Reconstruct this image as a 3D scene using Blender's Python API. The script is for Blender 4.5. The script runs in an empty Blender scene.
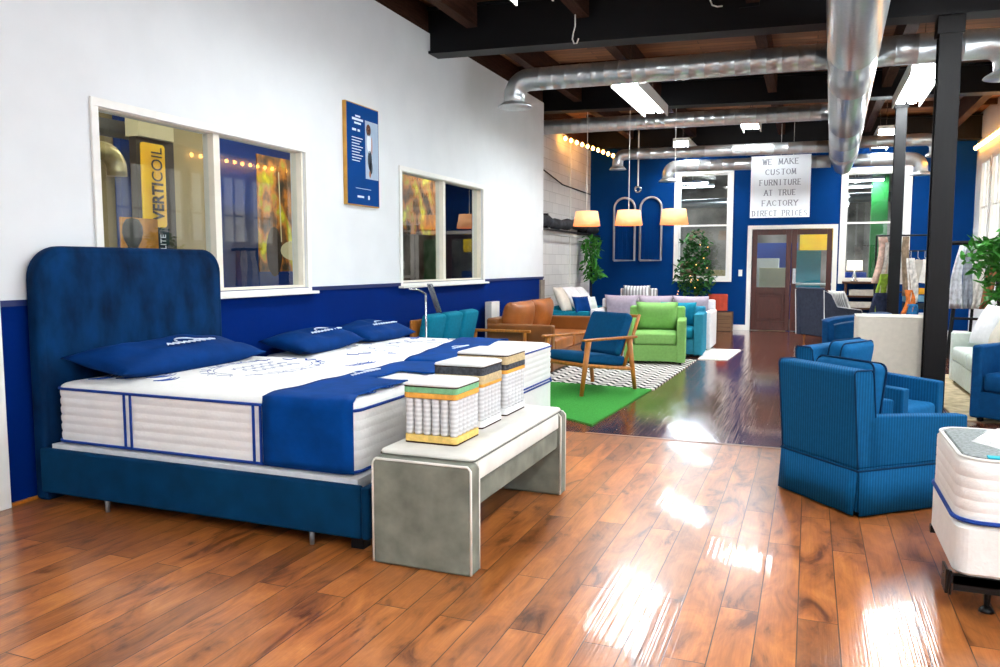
import bpy, bmesh, math, random
from mathutils import Vector, Matrix, noise
random.seed(7)
S = bpy.context.scene
C = S.collection
PI = math.pi

# ------------------------------------------------------------------ materials
def lin(h):
    if isinstance(h, str):
        h = h.lstrip('#'); h = [int(h[i:i+2], 16)/255 for i in (0, 2, 4)]
    return tuple((c/12.92 if c <= .04045 else ((c+.055)/1.055)**2.4) for c in h[:3]) + (1,)

def nn(nt, t, **kw):
    n = nt.nodes.new(t)
    for k, v in kw.items():
        if hasattr(n, k): setattr(n, k, v)
        else: n.inputs[k.replace('_', ' ')].default_value = v
    return n

def mat(name, col, rough=.6, metal=0, var=.12, nscale=12, bump=0, bscale=60, coat=0, sheen=0, emit=None, estr=0,
        stretch=(1, 1, 1), spec=None, col2=None, alpha=None):
    m = bpy.data.materials.new(name); m.use_nodes = True
    nt = m.node_tree; b = nt.nodes['Principled BSDF']; L = nt.links.new
    c = lin(col)
    tc = nn(nt, 'ShaderNodeTexCoord'); mp = nn(nt, 'ShaderNodeMapping'); mp.inputs['Scale'].default_value = stretch
    L(tc.outputs['Object'], mp.inputs['Vector'])
    if var:
        no = nn(nt, 'ShaderNodeTexNoise'); no.inputs['Scale'].default_value = nscale; no.inputs['Detail'].default_value = 4
        L(mp.outputs[0], no.inputs['Vector'])
        r = nn(nt, 'ShaderNodeValToRGB')
        c2 = lin(col2) if col2 else tuple(x*(1-var*1.5) for x in c[:3])+(1,)
        r.color_ramp.elements[0].position = .3; r.color_ramp.elements[1].position = .7
        r.color_ramp.elements[0].color = c2
        r.color_ramp.elements[1].color = tuple(min(1, x*(1+var)) for x in c[:3])+(1,) if not col2 else c
        L(no.outputs['Fac'], r.inputs[0]); L(r.outputs[0], b.inputs['Base Color'])
    else:
        b.inputs['Base Color'].default_value = c
    b.inputs['Roughness'].default_value = rough; b.inputs['Metallic'].default_value = metal
    b.inputs['Specular IOR Level'].default_value = spec if spec is not None else (.5 if (metal or rough < .45) else .2 if rough < .7 else .08)
    b.inputs['Coat Weight'].default_value = coat; b.inputs['Coat Roughness'].default_value = .08
    if sheen:
        b.inputs['Sheen Weight'].default_value = sheen; b.inputs['Sheen Roughness'].default_value = .4
        b.inputs['Sheen Tint'].default_value = tuple(min(1, x*2+.05) for x in c[:3])+(1,)
    if bump:
        n2 = nn(nt, 'ShaderNodeTexNoise'); n2.inputs['Scale'].default_value = bscale; n2.inputs['Detail'].default_value = 3
        L(mp.outputs[0], n2.inputs['Vector'])
        bp = nn(nt, 'ShaderNodeBump'); bp.inputs['Strength'].default_value = bump; bp.inputs['Distance'].default_value = .01
        L(n2.outputs['Fac'], bp.inputs['Height']); L(bp.outputs[0], b.inputs['Normal'])
    if emit:
        b.inputs['Emission Color'].default_value = lin(emit); b.inputs['Emission Strength'].default_value = estr
    return m

def stripes(m, scale, dark=.75, axis='X', width=.5):
    nt = m.node_tree; b = nt.nodes['Principled BSDF']; L = nt.links.new
    src = b.inputs['Base Color'].links[0].from_socket if b.inputs['Base Color'].links else None
    tc = nn(nt, 'ShaderNodeTexCoord'); w = nn(nt, 'ShaderNodeTexWave'); w.bands_direction = axis if axis != 'XY' else 'X'
    w.inputs['Scale'].default_value = scale
    if axis == 'XY':
        sp_ = nn(nt, 'ShaderNodeSeparateXYZ'); ad_ = nn(nt, 'ShaderNodeMath'); ad_.operation = 'ADD'; cb_ = nn(nt, 'ShaderNodeCombineXYZ')
        L(tc.outputs['Object'], sp_.inputs[0]); L(sp_.outputs[0], ad_.inputs[0]); L(sp_.outputs[1], ad_.inputs[1]); L(ad_.outputs[0], cb_.inputs[0]); L(cb_.outputs[0], w.inputs['Vector'])
    else: L(tc.outputs['Object'], w.inputs['Vector'])
    mx = nn(nt, 'ShaderNodeMix'); mx.data_type = 'RGBA'; mx.blend_type = 'MULTIPLY'
    mx.inputs[0].default_value = 1
    r = nn(nt, 'ShaderNodeValToRGB'); r.color_ramp.elements[0].position = width-.1; r.color_ramp.elements[1].position = width+.1
    r.color_ramp.elements[0].color = (dark, dark, dark, 1); r.color_ramp.elements[1].color = (1, 1, 1, 1)
    L(w.outputs['Fac'], r.inputs[0])
    if src: L(src, mx.inputs[6])
    else: mx.inputs[6].default_value = b.inputs['Base Color'].default_value
    L(r.outputs[0], mx.inputs[7]); L(mx.outputs[2], b.inputs['Base Color'])
    return m

def glass_mat(name='window_glass', tint=(.9, .95, .97, 1), refl=1.0):
    m = bpy.data.materials.new(name); m.use_nodes = True; nt = m.node_tree; nt.nodes.clear(); L = nt.links.new
    o = nn(nt, 'ShaderNodeOutputMaterial'); mx = nn(nt, 'ShaderNodeMixShader'); tr = nn(nt, 'ShaderNodeBsdfTransparent')
    gl = nn(nt, 'ShaderNodeBsdfGlossy'); gl.inputs['Roughness'].default_value = .015; tr.inputs[0].default_value = tint
    fr = nn(nt, 'ShaderNodeFresnel'); fr.inputs['IOR'].default_value = 1.5
    mu = nn(nt, 'ShaderNodeMath'); mu.operation = 'MULTIPLY'; mu.inputs[1].default_value = 2.0*refl; mu.use_clamp = True
    ge = nn(nt, 'ShaderNodeNewGeometry'); iv = nn(nt, 'ShaderNodeMath'); iv.operation = 'SUBTRACT'; iv.inputs[0].default_value = 1; L(ge.outputs['Backfacing'], iv.inputs[1])
    m3 = nn(nt, 'ShaderNodeMath'); m3.operation = 'MULTIPLY'; L(iv.outputs[0], m3.inputs[0]); L(mu.outputs[0], m3.inputs[1])
    L(fr.outputs[0], mu.inputs[0]); L(m3.outputs[0], mx.inputs[0]); L(tr.outputs[0], mx.inputs[1]); L(gl.outputs[0], mx.inputs[2])
    L(mx.outputs[0], o.inputs[0]); return m

def emis(name, col, st):
    m = bpy.data.materials.new(name); m.use_nodes = True; nt = m.node_tree
    b = nt.nodes['Principled BSDF']; b.inputs['Base Color'].default_value = lin(col)
    b.inputs['Emission Color'].default_value = lin(col); b.inputs['Emission Strength'].default_value = st
    return m

def floor_mat():
    m = bpy.data.materials.new('hardwood_planks'); m.use_nodes = True; nt = m.node_tree; b = nt.nodes['Principled BSDF']; L = nt.links.new
    tc = nn(nt, 'ShaderNodeTexCoord'); mp = nn(nt, 'ShaderNodeMapping'); mp.inputs['Rotation'].default_value = (0, 0, PI/2)
    L(tc.outputs['Object'], mp.inputs['Vector'])
    br = nn(nt, 'ShaderNodeTexBrick'); br.offset = .37; br.offset_frequency = 2
    br.inputs['Scale'].default_value = 1; br.inputs['Brick Width'].default_value = 1.35; br.inputs['Row Height'].default_value = .148
    br.inputs['Mortar Size'].default_value = .0026; br.inputs['Mortar Smooth'].default_value = .3; br.inputs['Bias'].default_value = 0
    br.inputs['Color1'].default_value = (0, 0, 0, 1); br.inputs['Color2'].default_value = (1, 1, 1, 1); br.inputs['Mortar'].default_value = (.5, .5, .5, 1)
    L(mp.outputs[0], br.inputs['Vector'])
    # per plank offset for grain
    sc = nn(nt, 'ShaderNodeVectorMath'); sc.operation = 'SCALE'; sc.inputs[3].default_value = 7
    L(br.outputs['Color'], sc.inputs[0])
    ad = nn(nt, 'ShaderNodeVectorMath'); ad.operation = 'ADD'; L(tc.outputs['Object'], ad.inputs[0]); L(sc.outputs[0], ad.inputs[1])
    m2 = nn(nt, 'ShaderNodeMapping'); m2.inputs['Scale'].default_value = (7, 2.4, 1); L(ad.outputs[0], m2.inputs['Vector'])
    n1 = nn(nt, 'ShaderNodeTexNoise'); n1.inputs['Scale'].default_value = 1.15; n1.inputs['Detail'].default_value = 7; n1.inputs['Distortion'].default_value = .9
    n1.inputs['Roughness'].default_value = .6
    L(m2.outputs[0], n1.inputs['Vector'])
    r = nn(nt, 'ShaderNodeValToRGB'); cr = r.color_ramp
    cr.elements[0].position = .33; cr.elements[0].color = lin('#633619'); cr.elements[1].position = .75; cr.elements[1].color = lin('#c98646')
    e = cr.elements.new(.44); e.color = lin('#9c5e2e'); e = cr.elements.new(.55); e.color = lin('#b26e36')
    L(n1.outputs['Fac'], r.inputs[0])
    # fine grain
    m3 = nn(nt, 'ShaderNodeMapping'); m3.inputs['Scale'].default_value = (90, 5, 1); L(ad.outputs[0], m3.inputs['Vector'])
    n2 = nn(nt, 'ShaderNodeTexNoise'); n2.inputs['Scale'].default_value = 1; n2.inputs['Detail'].default_value = 3; L(m3.outputs[0], n2.inputs['Vector'])
    mx = nn(nt, 'ShaderNodeMix'); mx.data_type = 'RGBA'; mx.blend_type = 'MULTIPLY'; mx.inputs[0].default_value = .35
    r2 = nn(nt, 'ShaderNodeValToRGB'); r2.color_ramp.elements[0].color = (.62, .58, .56, 1); r2.color_ramp.elements[0].position = .35; r2.color_ramp.elements[1].position = .6
    L(n2.outputs['Fac'], r2.inputs[0]); L(r.outputs[0], mx.inputs[6]); L(r2.outputs[0], mx.inputs[7])
    # plank tone
    r3 = nn(nt, 'ShaderNodeValToRGB'); r3.color_ramp.elements[0].color = (.72, .68, .68, 1); r3.color_ramp.elements[1].color = (1.2, 1.12, 1.05, 1)
    L(br.outputs['Color'], r3.inputs[0])
    mx2 = nn(nt, 'ShaderNodeMix'); mx2.data_type = 'RGBA'; mx2.blend_type = 'MULTIPLY'; mx2.inputs[0].default_value = 1
    L(mx.outputs[2], mx2.inputs[6]); L(r3.outputs[0], mx2.inputs[7])
    mx3 = nn(nt, 'ShaderNodeMix'); mx3.data_type = 'RGBA'; mx3.inputs[7].default_value = lin('#432410')
    L(br.outputs['Fac'], mx3.inputs[0]); L(mx2.outputs[2], mx3.inputs[6]); L(mx3.outputs[2], b.inputs['Base Color'])
    b.inputs['Roughness'].default_value = .28; b.inputs['Coat Weight'].default_value = .34; b.inputs['Coat Roughness'].default_value = .05
    b.inputs['Specular IOR Level'].default_value = .5
    # hand scraped ripple
    m4 = nn(nt, 'ShaderNodeMapping'); m4.inputs['Scale'].default_value = (170, 1.1, 1); m4.inputs['Rotation'].default_value = (0, 0, .03); L(tc.outputs['Object'], m4.inputs['Vector'])
    n4 = nn(nt, 'ShaderNodeTexNoise'); n4.inputs['Scale'].default_value = 1; n4.inputs['Detail'].default_value = 0; L(m4.outputs[0], n4.inputs['Vector'])
    bp = nn(nt, 'ShaderNodeBump'); bp.inputs['Strength'].default_value = .2; bp.inputs['Distance'].default_value = .0028; L(n4.outputs['Fac'], bp.inputs['Height'])
    b2 = nn(nt, 'ShaderNodeBump'); b2.invert = True; b2.inputs['Strength'].default_value = .4; b2.inputs['Distance'].default_value = .002
    L(br.outputs['Fac'], b2.inputs['Height']); L(bp.outputs[0], b2.inputs['Normal']); L(b2.outputs[0], b.inputs['Normal']); L(b2.outputs[0], b.inputs['Coat Normal'])
    return m

def boards_mat(name, c1, c2, width=.13, length=2.5, rot=0, rough=.7):
    m = bpy.data.materials.new(name); m.use_nodes = True; nt = m.node_tree; b = nt.nodes['Principled BSDF']; L = nt.links.new
    tc = nn(nt, 'ShaderNodeTexCoord'); mp = nn(nt, 'ShaderNodeMapping'); mp.inputs['Rotation'].default_value = (0, 0, rot); L(tc.outputs['Object'], mp.inputs[0])
    br = nn(nt, 'ShaderNodeTexBrick'); br.inputs['Scale'].default_value = 1; br.inputs['Brick Width'].default_value = length; br.inputs['Row Height'].default_value = width
    br.inputs['Mortar Size'].default_value = .004; br.inputs['Color1'].default_value = lin(c1); br.inputs['Color2'].default_value = lin(c2); br.inputs['Mortar'].default_value = lin('#120a06')
    L(mp.outputs[0], br.inputs['Vector'])
    mp2 = nn(nt, 'ShaderNodeMapping'); mp2.inputs['Scale'].default_value = (2, 25, 25); L(mp.outputs[0], mp2.inputs[0])
    n = nn(nt, 'ShaderNodeTexNoise'); n.inputs['Detail'].default_value = 5; n.inputs['Scale'].default_value = 1; L(mp2.outputs[0], n.inputs['Vector'])
    r = nn(nt, 'ShaderNodeValToRGB'); r.color_ramp.elements[0].color = (.5, .45, .42, 1); r.color_ramp.elements[0].position = .3; r.color_ramp.elements[1].position = .65; L(n.outputs['Fac'], r.inputs[0])
    mx = nn(nt, 'ShaderNodeMix'); mx.data_type = 'RGBA'; mx.blend_type = 'MULTIPLY'; mx.inputs[0].default_value = .8
    L(br.outputs['Color'], mx.inputs[6]); L(r.outputs[0], mx.inputs[7]); L(mx.outputs[2], b.inputs['Base Color']); b.inputs['Roughness'].default_value = rough
    return m

def brick_wall_mat():
    m = bpy.data.materials.new('painted_block'); m.use_nodes = True; nt = m.node_tree; b = nt.nodes['Principled BSDF']; L = nt.links.new
    tc = nn(nt, 'ShaderNodeTexCoord'); mp = nn(nt, 'ShaderNodeMapping'); mp.inputs['Rotation'].default_value = (0, PI/2, PI/2); L(tc.outputs['Object'], mp.inputs[0])
    br = nn(nt, 'ShaderNodeTexBrick'); br.inputs['Scale'].default_value = 1; br.inputs['Brick Width'].default_value = .4; br.inputs['Row Height'].default_value = .2
    br.inputs['Mortar Size'].default_value = .006; br.inputs['Color1'].default_value = lin('#d8d5d0'); br.inputs['Color2'].default_value = lin('#cfccc8'); br.inputs['Mortar'].default_value = lin('#b8b4ae')
    L(mp.outputs[0], br.inputs['Vector']); L(br.outputs['Color'], b.inputs['Base Color']); b.inputs['Roughness'].default_value = .7
    return m

def zigzag_mat():
    m = bpy.data.materials.new('chevron_weave'); m.use_nodes = True; nt = m.node_tree; b = nt.nodes['Principled BSDF']; L = nt.links.new
    tc = nn(nt, 'ShaderNodeTexCoord'); sx = nn(nt, 'ShaderNodeSeparateXYZ'); L(tc.outputs['Object'], sx.inputs[0])
    def mth(op, a, bb):
        n = nn(nt, 'ShaderNodeMath'); n.operation = op
        for i, v in enumerate((a, bb)):
            if v is None: continue
            if isinstance(v, (int, float)): n.inputs[i].default_value = v
            else: L(v, n.inputs[i])
        return n.outputs[0]
    pp = mth('PINGPONG', sx.outputs[0], .09)
    t = mth('ADD', sx.outputs[1], mth('MULTIPLY', pp, 1.6))
    f = mth('FRACT', mth('DIVIDE', t, .17), None)
    g = mth('GREATER_THAN', f, .52)
    mx = nn(nt, 'ShaderNodeMix'); mx.data_type = 'RGBA'; mx.inputs[6].default_value = lin('#dcd8d0'); mx.inputs[7].default_value = lin('#2a2624')
    L(g, mx.inputs[0]); L(mx.outputs[2], b.inputs['Base Color']); b.inputs['Roughness'].default_value = .95
    return m

def duct_mat():
    m = bpy.data.materials.new('galvanized_steel'); m.use_nodes = True; nt = m.node_tree; b = nt.nodes['Principled BSDF']; L = nt.links.new
    tc = nn(nt, 'ShaderNodeTexCoord')
    n = nn(nt, 'ShaderNodeTexVoronoi'); n.inputs['Scale'].default_value = 34; L(tc.outputs['Object'], n.inputs['Vector'])
    r = nn(nt, 'ShaderNodeValToRGB'); r.color_ramp.elements[0].color = lin('#c2c6c6'); r.color_ramp.elements[1].color = lin('#cdd1d1'); L(n.outputs['Color'], r.inputs[0])
    L(r.outputs[0], b.inputs['Base Color']); b.inputs['Metallic'].default_value = .85; b.inputs['Roughness'].default_value = .28
    return m

M = {}
M['white_paint'] = mat('white_paint', '#e2e5e5', .75, var=.02, nscale=3)
M['blue_paint'] = mat('blue_paint', '#002064', .6, var=.05, nscale=2, spec=.03)
M['blue_back'] = mat('blue_paint_back', '#02326c', .6, var=.08, nscale=2, spec=.04)
M['trim'] = mat('white_trim', '#ecebe4', .45, var=.02)
M['cream_trim'] = mat('cream_trim', '#e8e2d2', .5, var=.03)
M['floor'] = floor_mat()
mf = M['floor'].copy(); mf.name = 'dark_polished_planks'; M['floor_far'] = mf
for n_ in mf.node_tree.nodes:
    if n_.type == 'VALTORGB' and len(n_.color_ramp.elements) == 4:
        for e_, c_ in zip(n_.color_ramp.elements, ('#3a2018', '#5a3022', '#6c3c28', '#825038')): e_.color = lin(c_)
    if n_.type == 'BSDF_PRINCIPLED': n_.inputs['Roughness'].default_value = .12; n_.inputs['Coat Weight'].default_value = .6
M['deck'] = boards_mat('ceiling_boards', '#a06a3c', '#7c5030', .14, 3.0)
M['dark_wood'] = mat('aged_timber', '#3c251b', .7, var=.3, nscale=6, stretch=(8, .7, 8), bump=.2)
M['black_steel'] = mat('black_steel', '#0a0a0c', .5, spec=.25, var=.15, nscale=4, bump=.05, bscale=20)
M['black_wood'] = mat('black_stained_timber', '#0a0808', .5, spec=.25, var=.35, nscale=8, stretch=(8, 8, .5), bump=.15)
M['duct'] = duct_mat()
M['velvet'] = mat('navy_velvet', '#02284e', .8, var=.45, nscale=6, stretch=(1, 1, .5), sheen=.06, bump=.05, bscale=40)
M['velvet_rail'] = mat('blue_velvet_rail', '#043558', .8, var=.15, nscale=6, sheen=.06)
M['pillow_blue'] = mat('pillow_blue', '#002e68', .8, var=.12, nscale=8, bump=.25, bscale=14, sheen=0)
M['throw'] = mat('throw_blue', '#003c82', .8, var=.12, nscale=8, bump=.15, bscale=30)
M['knit'] = mat('mattress_knit', '#f4f3ee', .8, var=.02, bump=.25, bscale=45)
M['tape'] = mat('blue_tape', '#123a8c', .6, var=.03)
M['ink'] = mat('embroidery', '#2b4f9c', .7, var=.05)
M['bench'] = mat('sage_velvet', '#7c7e71', .75, var=.22, nscale=7, sheen=.12, bump=.04)
M['bench_light'] = mat('pale_velvet', '#e6e3d8', .75, var=.08, nscale=7, sheen=.12, bump=.1, bscale=15)
M['seam'] = mat('dark_piping', '#6a6a60', .7)
M['foam_white'] = mat('white_ticking', '#f0f0ee', .8, var=.03, bump=.3, bscale=25)
M['foam_green'] = mat('green_foam', '#7fb98a', .9, var=.1, nscale=60, bump=.2, bscale=150)
M['foam_orange'] = mat('orange_foam', '#e9a94e', .9, var=.1, nscale=60, bump=.2, bscale=150)
M['foam_yellow'] = mat('yellow_foam', '#e6c270', .9, var=.1, nscale=60, bump=.2, bscale=150)
M['foam_tan'] = mat('tan_foam', '#c9b48a', .9, var=.15, nscale=60)
M['felt'] = mat('grey_felt', '#4a4d52', .95, var=.35, nscale=50)
M['edge_brown'] = mat('brown_edging', '#3a2418', .8)
M['coil'] = stripes(mat('pocket_coil_fabric', '#dcdcdc', .6, var=.08, nscale=30), 14, .8, 'Z')
M['teal_fab'] = stripes(mat('striped_teal_fabric', '#0f5685', .85, var=.06, nscale=40, bump=.1, bscale=200), 16, .68, 'XY', .45)
M['teal_plain'] = mat('teal_fabric', '#0f5482', .85, var=.08, nscale=30, bump=.1, bscale=200)
M['piping_navy'] = mat('navy_piping', '#082c4c', .7)
M['green_fab'] = mat('green_fabric', '#7fae62', .85, var=.06, nscale=30, bump=.1, bscale=200)
M['leather'] = mat('tan_leather', '#95531c', .38, var=.2, nscale=5, bump=.1, bscale=40)
M['leather_box'] = mat('caramel_leather', '#7c4815', .4, var=.12, nscale=5)
M['teal_sofa'] = mat('sofa_teal', '#12748c', .85, var=.08, nscale=30)
M['chair_blue'] = mat('lounge_blue', '#0c4870', .85, var=.08, nscale=40, bump=.1, bscale=200)
M['walnut'] = mat('oiled_walnut', '#a8661e', .4, var=.25, nscale=6, stretch=(6, 6, 1.2))
M['turf'] = mat('green_turf', '#3c8c3a', .95, var=.15, nscale=60, bump=.5, bscale=300)
M['zigzag'] = zigzag_mat()
M['white_rug'] = mat('white_rug', '#e4e2de', .95, var=.08, nscale=30)
M['beige_rug'] = mat('beige_rug', '#c2b190', .95, var=.25, nscale=9)
M['lilac'] = mat('lilac_grey_fabric', '#a59ca8', .85, var=.08, nscale=20)
M['white_fab'] = mat('white_fabric', '#e2e2e2', .85, var=.05, nscale=20, bump=.1)
M['cream_fab'] = mat('cream_fabric', '#d6cfc0', .85, var=.04, nscale=20)
M['mint_fab'] = mat('pale_mint_fabric', '#cfd8cf', .85, var=.05, nscale=20)
M['tealbright'] = mat('bright_teal_fabric', '#177890', .85, var=.07, nscale=20)
M['tealbox'] = mat('soft_teal_fabric', '#2f7f98', .85, var=.07, nscale=20)
M['blue_tub'] = mat('royal_blue_fabric', '#0a3f6c', .8, var=.1, nscale=20, sheen=.05)
M['slate'] = mat('slate_fabric', '#343a48', .85, var=.15, nscale=20)
M['slate_light'] = mat('slate_blue_fabric', '#5f7390', .85, var=.1, nscale=20)
M['rust'] = mat('rust_wood', '#9a4420', .5, var=.2, nscale=6)
M['door_wood'] = mat('mahogany', '#401609', .4, var=.25, nscale=7, stretch=(7, 7, 1), coat=.1)
M['crate'] = boards_mat('crate_boards', '#8a6848', '#6e5038', .07, .6, 0)
M['dark_shelf'] = mat('shelf_timber', '#4c3527', .6, var=.3, nscale=8)
M['red_fab'] = stripes(mat('coral_fabric', '#c4503c', .85), 12, .8, 'X')
M['leaf'] = mat('leaf_green', '#2f6a2c', .5, var=.35, nscale=9, col2='#16401a')
M['leaf_light'] = mat('bright_leaf', '#4c9a38', .5, var=.3, nscale=9, col2='#23601f')
M['bark'] = mat('bark', '#4b3526', .8, var=.3)
M['chrome'] = mat('brushed_chrome', '#c0c4c8', .25, metal=.9, var=.05)
M['black'] = mat('matte_black', '#101012', .5, var=.1)
M['grey_wrap'] = mat('grey_wrap', '#3a3b3f', .7, var=.4, nscale=6, bump=.4, bscale=12)
M['shade'] = mat('pleated_shade', '#f2c090', .8, var=.05, emit='#ff9c58', estr=.42)
M['shade_white'] = mat('white_shade', '#efeeea', .8, emit='#fff4e0', estr=.5)
M['bulb'] = emis('warm_bulb', '#ffb050', 22)
M['tube'] = emis('fluorescent', '#f4faff', 26)
M['tube_far'] = emis('fluorescent_far', '#f4faff', 44)
M['daylight'] = emis('frosted_daylight', '#eef5ff', 5)
M['shuttered'] = emis('glowing_white_pane', '#e8e9e4', .55)  # opaque white panes given a weak glow of their own
M['glass'] = glass_mat()
M['sign_white'] = mat('sign_board', '#f2f7fb', .5, var=.01)
M['sign_ink'] = mat('sign_ink', '#80858f', .6, var=0)
M['poster_blue'] = mat('poster_blue', '#033a78', .8, var=.08, nscale=2)
M['print_white'] = mat('print_white', '#dfe6f2', .5, var=0)
M['print_grey'] = mat('print_backdrop', '#9db0c4', .5, var=.05)
M['print_skin'] = mat('print_skin', '#b98467', .5, var=0)
M['print_hair'] = mat('print_hair', '#5a2f1c', .5, var=0)
M['print_dark'] = mat('print_dark', '#23303e', .5, var=0)
M['oak'] = mat('oak_edge', '#b98a3e', .5, var=.1)
M['banner_yellow'] = mat('banner_yellow', '#ffd414', .5, var=.12, nscale=2.5, col2='#f4b010')
M['banner_dark'] = mat('banner_dark', '#3d342c', .6)
M['banner_navy'] = mat('banner_navy', '#16233c', .6)
M['beige_block'] = mat('beige_block', '#a8976f', .8, var=.06, nscale=2)
M['cream_board'] = mat('cream_board', '#d9cfa6', .8, var=.03)
M['orange_board'] = mat('orange_board', '#c98732', .6, var=.2)
M['rear_blue'] = mat('rear_room_blue', '#24489a', .7, var=.05)
M['brass'] = mat('yellowish_duct', '#c8b880', .35, metal=.8, var=.1)
M['grey_floor'] = mat('grey_concrete', '#6b6a68', .4, var=.15, nscale=2)
M['green_post'] = mat('green_post', '#2c7a3a', .5, var=.1)
M['workshop_dark'] = mat('workshop_wall', '#8a8378', .8, var=.5, nscale=1.2)
M['teal_door'] = mat('teal_panel', '#1c7d88', .6, var=.1)
M['silver_leg'] = mat('clear_leg', '#8a8f92', .3, metal=.5)
M['plywood'] = mat('metal_rail_black', '#0e0e10', .35, metal=.4)
M['pink'] = mat('pink_tag', '#d2386e', .6)
M['block'] = brick_wall_mat()
M['wool_grey'] = mat('grey_fibre', '#8f9492', .95, var=.25, nscale=70, bump=.5, bscale=120)
M['fluff'] = mat('white_fibre', '#f4f4f2', .95, var=.04, nscale=60, bump=.8, bscale=70)
M['cyan'] = mat('cyan_edge', '#2ca3b8', .7)

def mural_mat():
    m = bpy.data.materials.new('autumn_photo_print'); m.use_nodes = True; nt = m.node_tree; b = nt.nodes['Principled BSDF']; L = nt.links.new
    tc = nn(nt, 'ShaderNodeTexCoord'); mp = nn(nt, 'ShaderNodeMapping'); mp.inputs['Scale'].default_value = (1, 2.0, 1.5); L(tc.outputs['Object'], mp.inputs[0])
    n = nn(nt, 'ShaderNodeTexNoise'); n.inputs['Scale'].default_value = 2.2; n.inputs['Detail'].default_value = 6; L(mp.outputs[0], n.inputs['Vector'])
    r = nn(nt, 'ShaderNodeValToRGB'); cr = r.color_ramp; cr.elements[0].position = .34; cr.elements[0].color = lin('#2c2410'); cr.elements[1].position = .68; cr.elements[1].color = lin('#e8e01c')
    for p, c in ((.44, '#7a4a12'), (.52, '#c97a1c'), (.6, '#a8a018')):
        e = cr.elements.new(p); e.color = lin(c)
    L(n.outputs['Fac'], r.inputs[0]); L(r.outputs[0], b.inputs['Base Color']); b.inputs['Roughness'].default_value = .5
    return m
M['mural'] = mural_mat()

# ------------------------------------------------------------------ object helpers
def obj(name, bm, m, parent=None, loc=None, smooth=False, bevel=0, sub=0):
    me = bpy.data.meshes.new(name); bmesh.ops.recalc_face_normals(bm, faces=bm.faces[:]); bm.to_mesh(me); bm.free()
    o = bpy.data.objects.new(name, me); C.objects.link(o)
    for x in (m if isinstance(m, (list, tuple)) else [m]): me.materials.append(M[x] if isinstance(x, str) else x)
    if parent: o.parent = parent
    if loc: o.location = loc
    if smooth:
        for p in me.polygons: p.use_smooth = True
    if bevel:
        b = o.modifiers.new('bevel', 'BEVEL'); b.width = bevel; b.segments = 3; b.limit_method = 'ANGLE'; b.angle_limit = .6
        for p in me.polygons: p.use_smooth = True
        w = o.modifiers.new('wn', 'WEIGHTED_NORMAL')
    if sub:
        s = o.modifiers.new('sub', 'SUBSURF'); s.levels = sub; s.render_levels = sub
    return o

def tag(o, label, cat, group=None, kind=None):
    o['label'] = label; o['category'] = cat
    if group: o['group'] = group
    if kind: o['kind'] = kind
    return o

def thing(name, label, cat, loc=(0, 0, 0), rz=0, group=None):
    o = bpy.data.objects.new(name, None); C.objects.link(o); o.empty_display_size = .1
    o.location = loc; o.rotation_euler = (0, 0, rz)
    return tag(o, label, cat, group)

def struct(name, bm, m, parent=None, **kw):
    o = obj(name, bm, m, parent, **kw)
    if not parent: o['kind'] = 'structure'
    return o

def dup(root, loc, rz, label, group=None):
    r = root.copy(); C.objects.link(r); r.location = loc; r.rotation_euler = (0, 0, rz); r['label'] = label
    if group: r['group'] = group
    for ch in list(root.children):
        c = ch.copy(); C.objects.link(c); c.parent = r
        for g in list(ch.children):
            d = g.copy(); C.objects.link(d); d.parent = c
    return r

def B(): return bmesh.new()

def box(bm, x0, x1, y0, y1, z0, z1, mi=0, sh=0, T=None):
    co = [(x, y, z) for z in (z0, z1) for y in (y0, y1) for x in (x0, x1)]
    vs = []
    for (x, y, z) in co:
        v = Vector((x, y, z - sh*(x+4.27)))
        if T: v = T @ v
        vs.append(bm.verts.new(v))
    for f in ((0, 2, 3, 1), (4, 5, 7, 6), (0, 1, 5, 4), (2, 6, 7, 3), (0, 4, 6, 2), (1, 3, 7, 5)):
        fc = bm.faces.new([vs[i] for i in f]); fc.material_index = mi
    return bm

def bx(*a, **k): return box(B(), *a, **k)

def tube(bm, pts, r, n=16, cap=True, mi=0):
    pts = [Vector(p) for p in pts]; rr = r if isinstance(r, (list, tuple)) else [r]*len(pts)
    rings = []; up = None
    for i, p in enumerate(pts):
        a = pts[max(0, i-1)]; b = pts[min(len(pts)-1, i+1)]; t = (b-a).normalized()
        if up is None:
            up = Vector((0, 0, 1)) if abs(t.z) < .9 else Vector((1, 0, 0))
        s = t.cross(up)
        if s.length < 1e-4: s = t.cross(Vector((0, 1, 0)))
        s.normalize(); up = s.cross(t).normalized()
        rings.append([bm.verts.new(p + (s*math.cos(2*PI*k/n) + up*math.sin(2*PI*k/n))*rr[i]) for k in range(n)])
    for i in range(len(rings)-1):
        for k in range(n):
            f = bm.faces.new((rings[i][k], rings[i][(k+1) % n], rings[i+1][(k+1) % n], rings[i+1][k])); f.material_index = mi
    if cap:
        bm.faces.new(rings[0]).material_index = mi; bm.faces.new(rings[-1]).material_index = mi
    return bm

def rrect(w, d, r, n=6):
    r = max(min(r, w/2-1e-3, d/2-1e-3), 1e-3); out = []
    for cx, cy, a0 in ((w/2-r, d/2-r, 0), (-w/2+r, d/2-r, PI/2), (-w/2+r, -d/2+r, PI), (w/2-r, -d/2+r, 1.5*PI)):
        for k in range(n+1):
            a = a0 + PI/2*k/n; out.append((cx+r*math.cos(a), cy+r*math.sin(a)))
    return out

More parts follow.
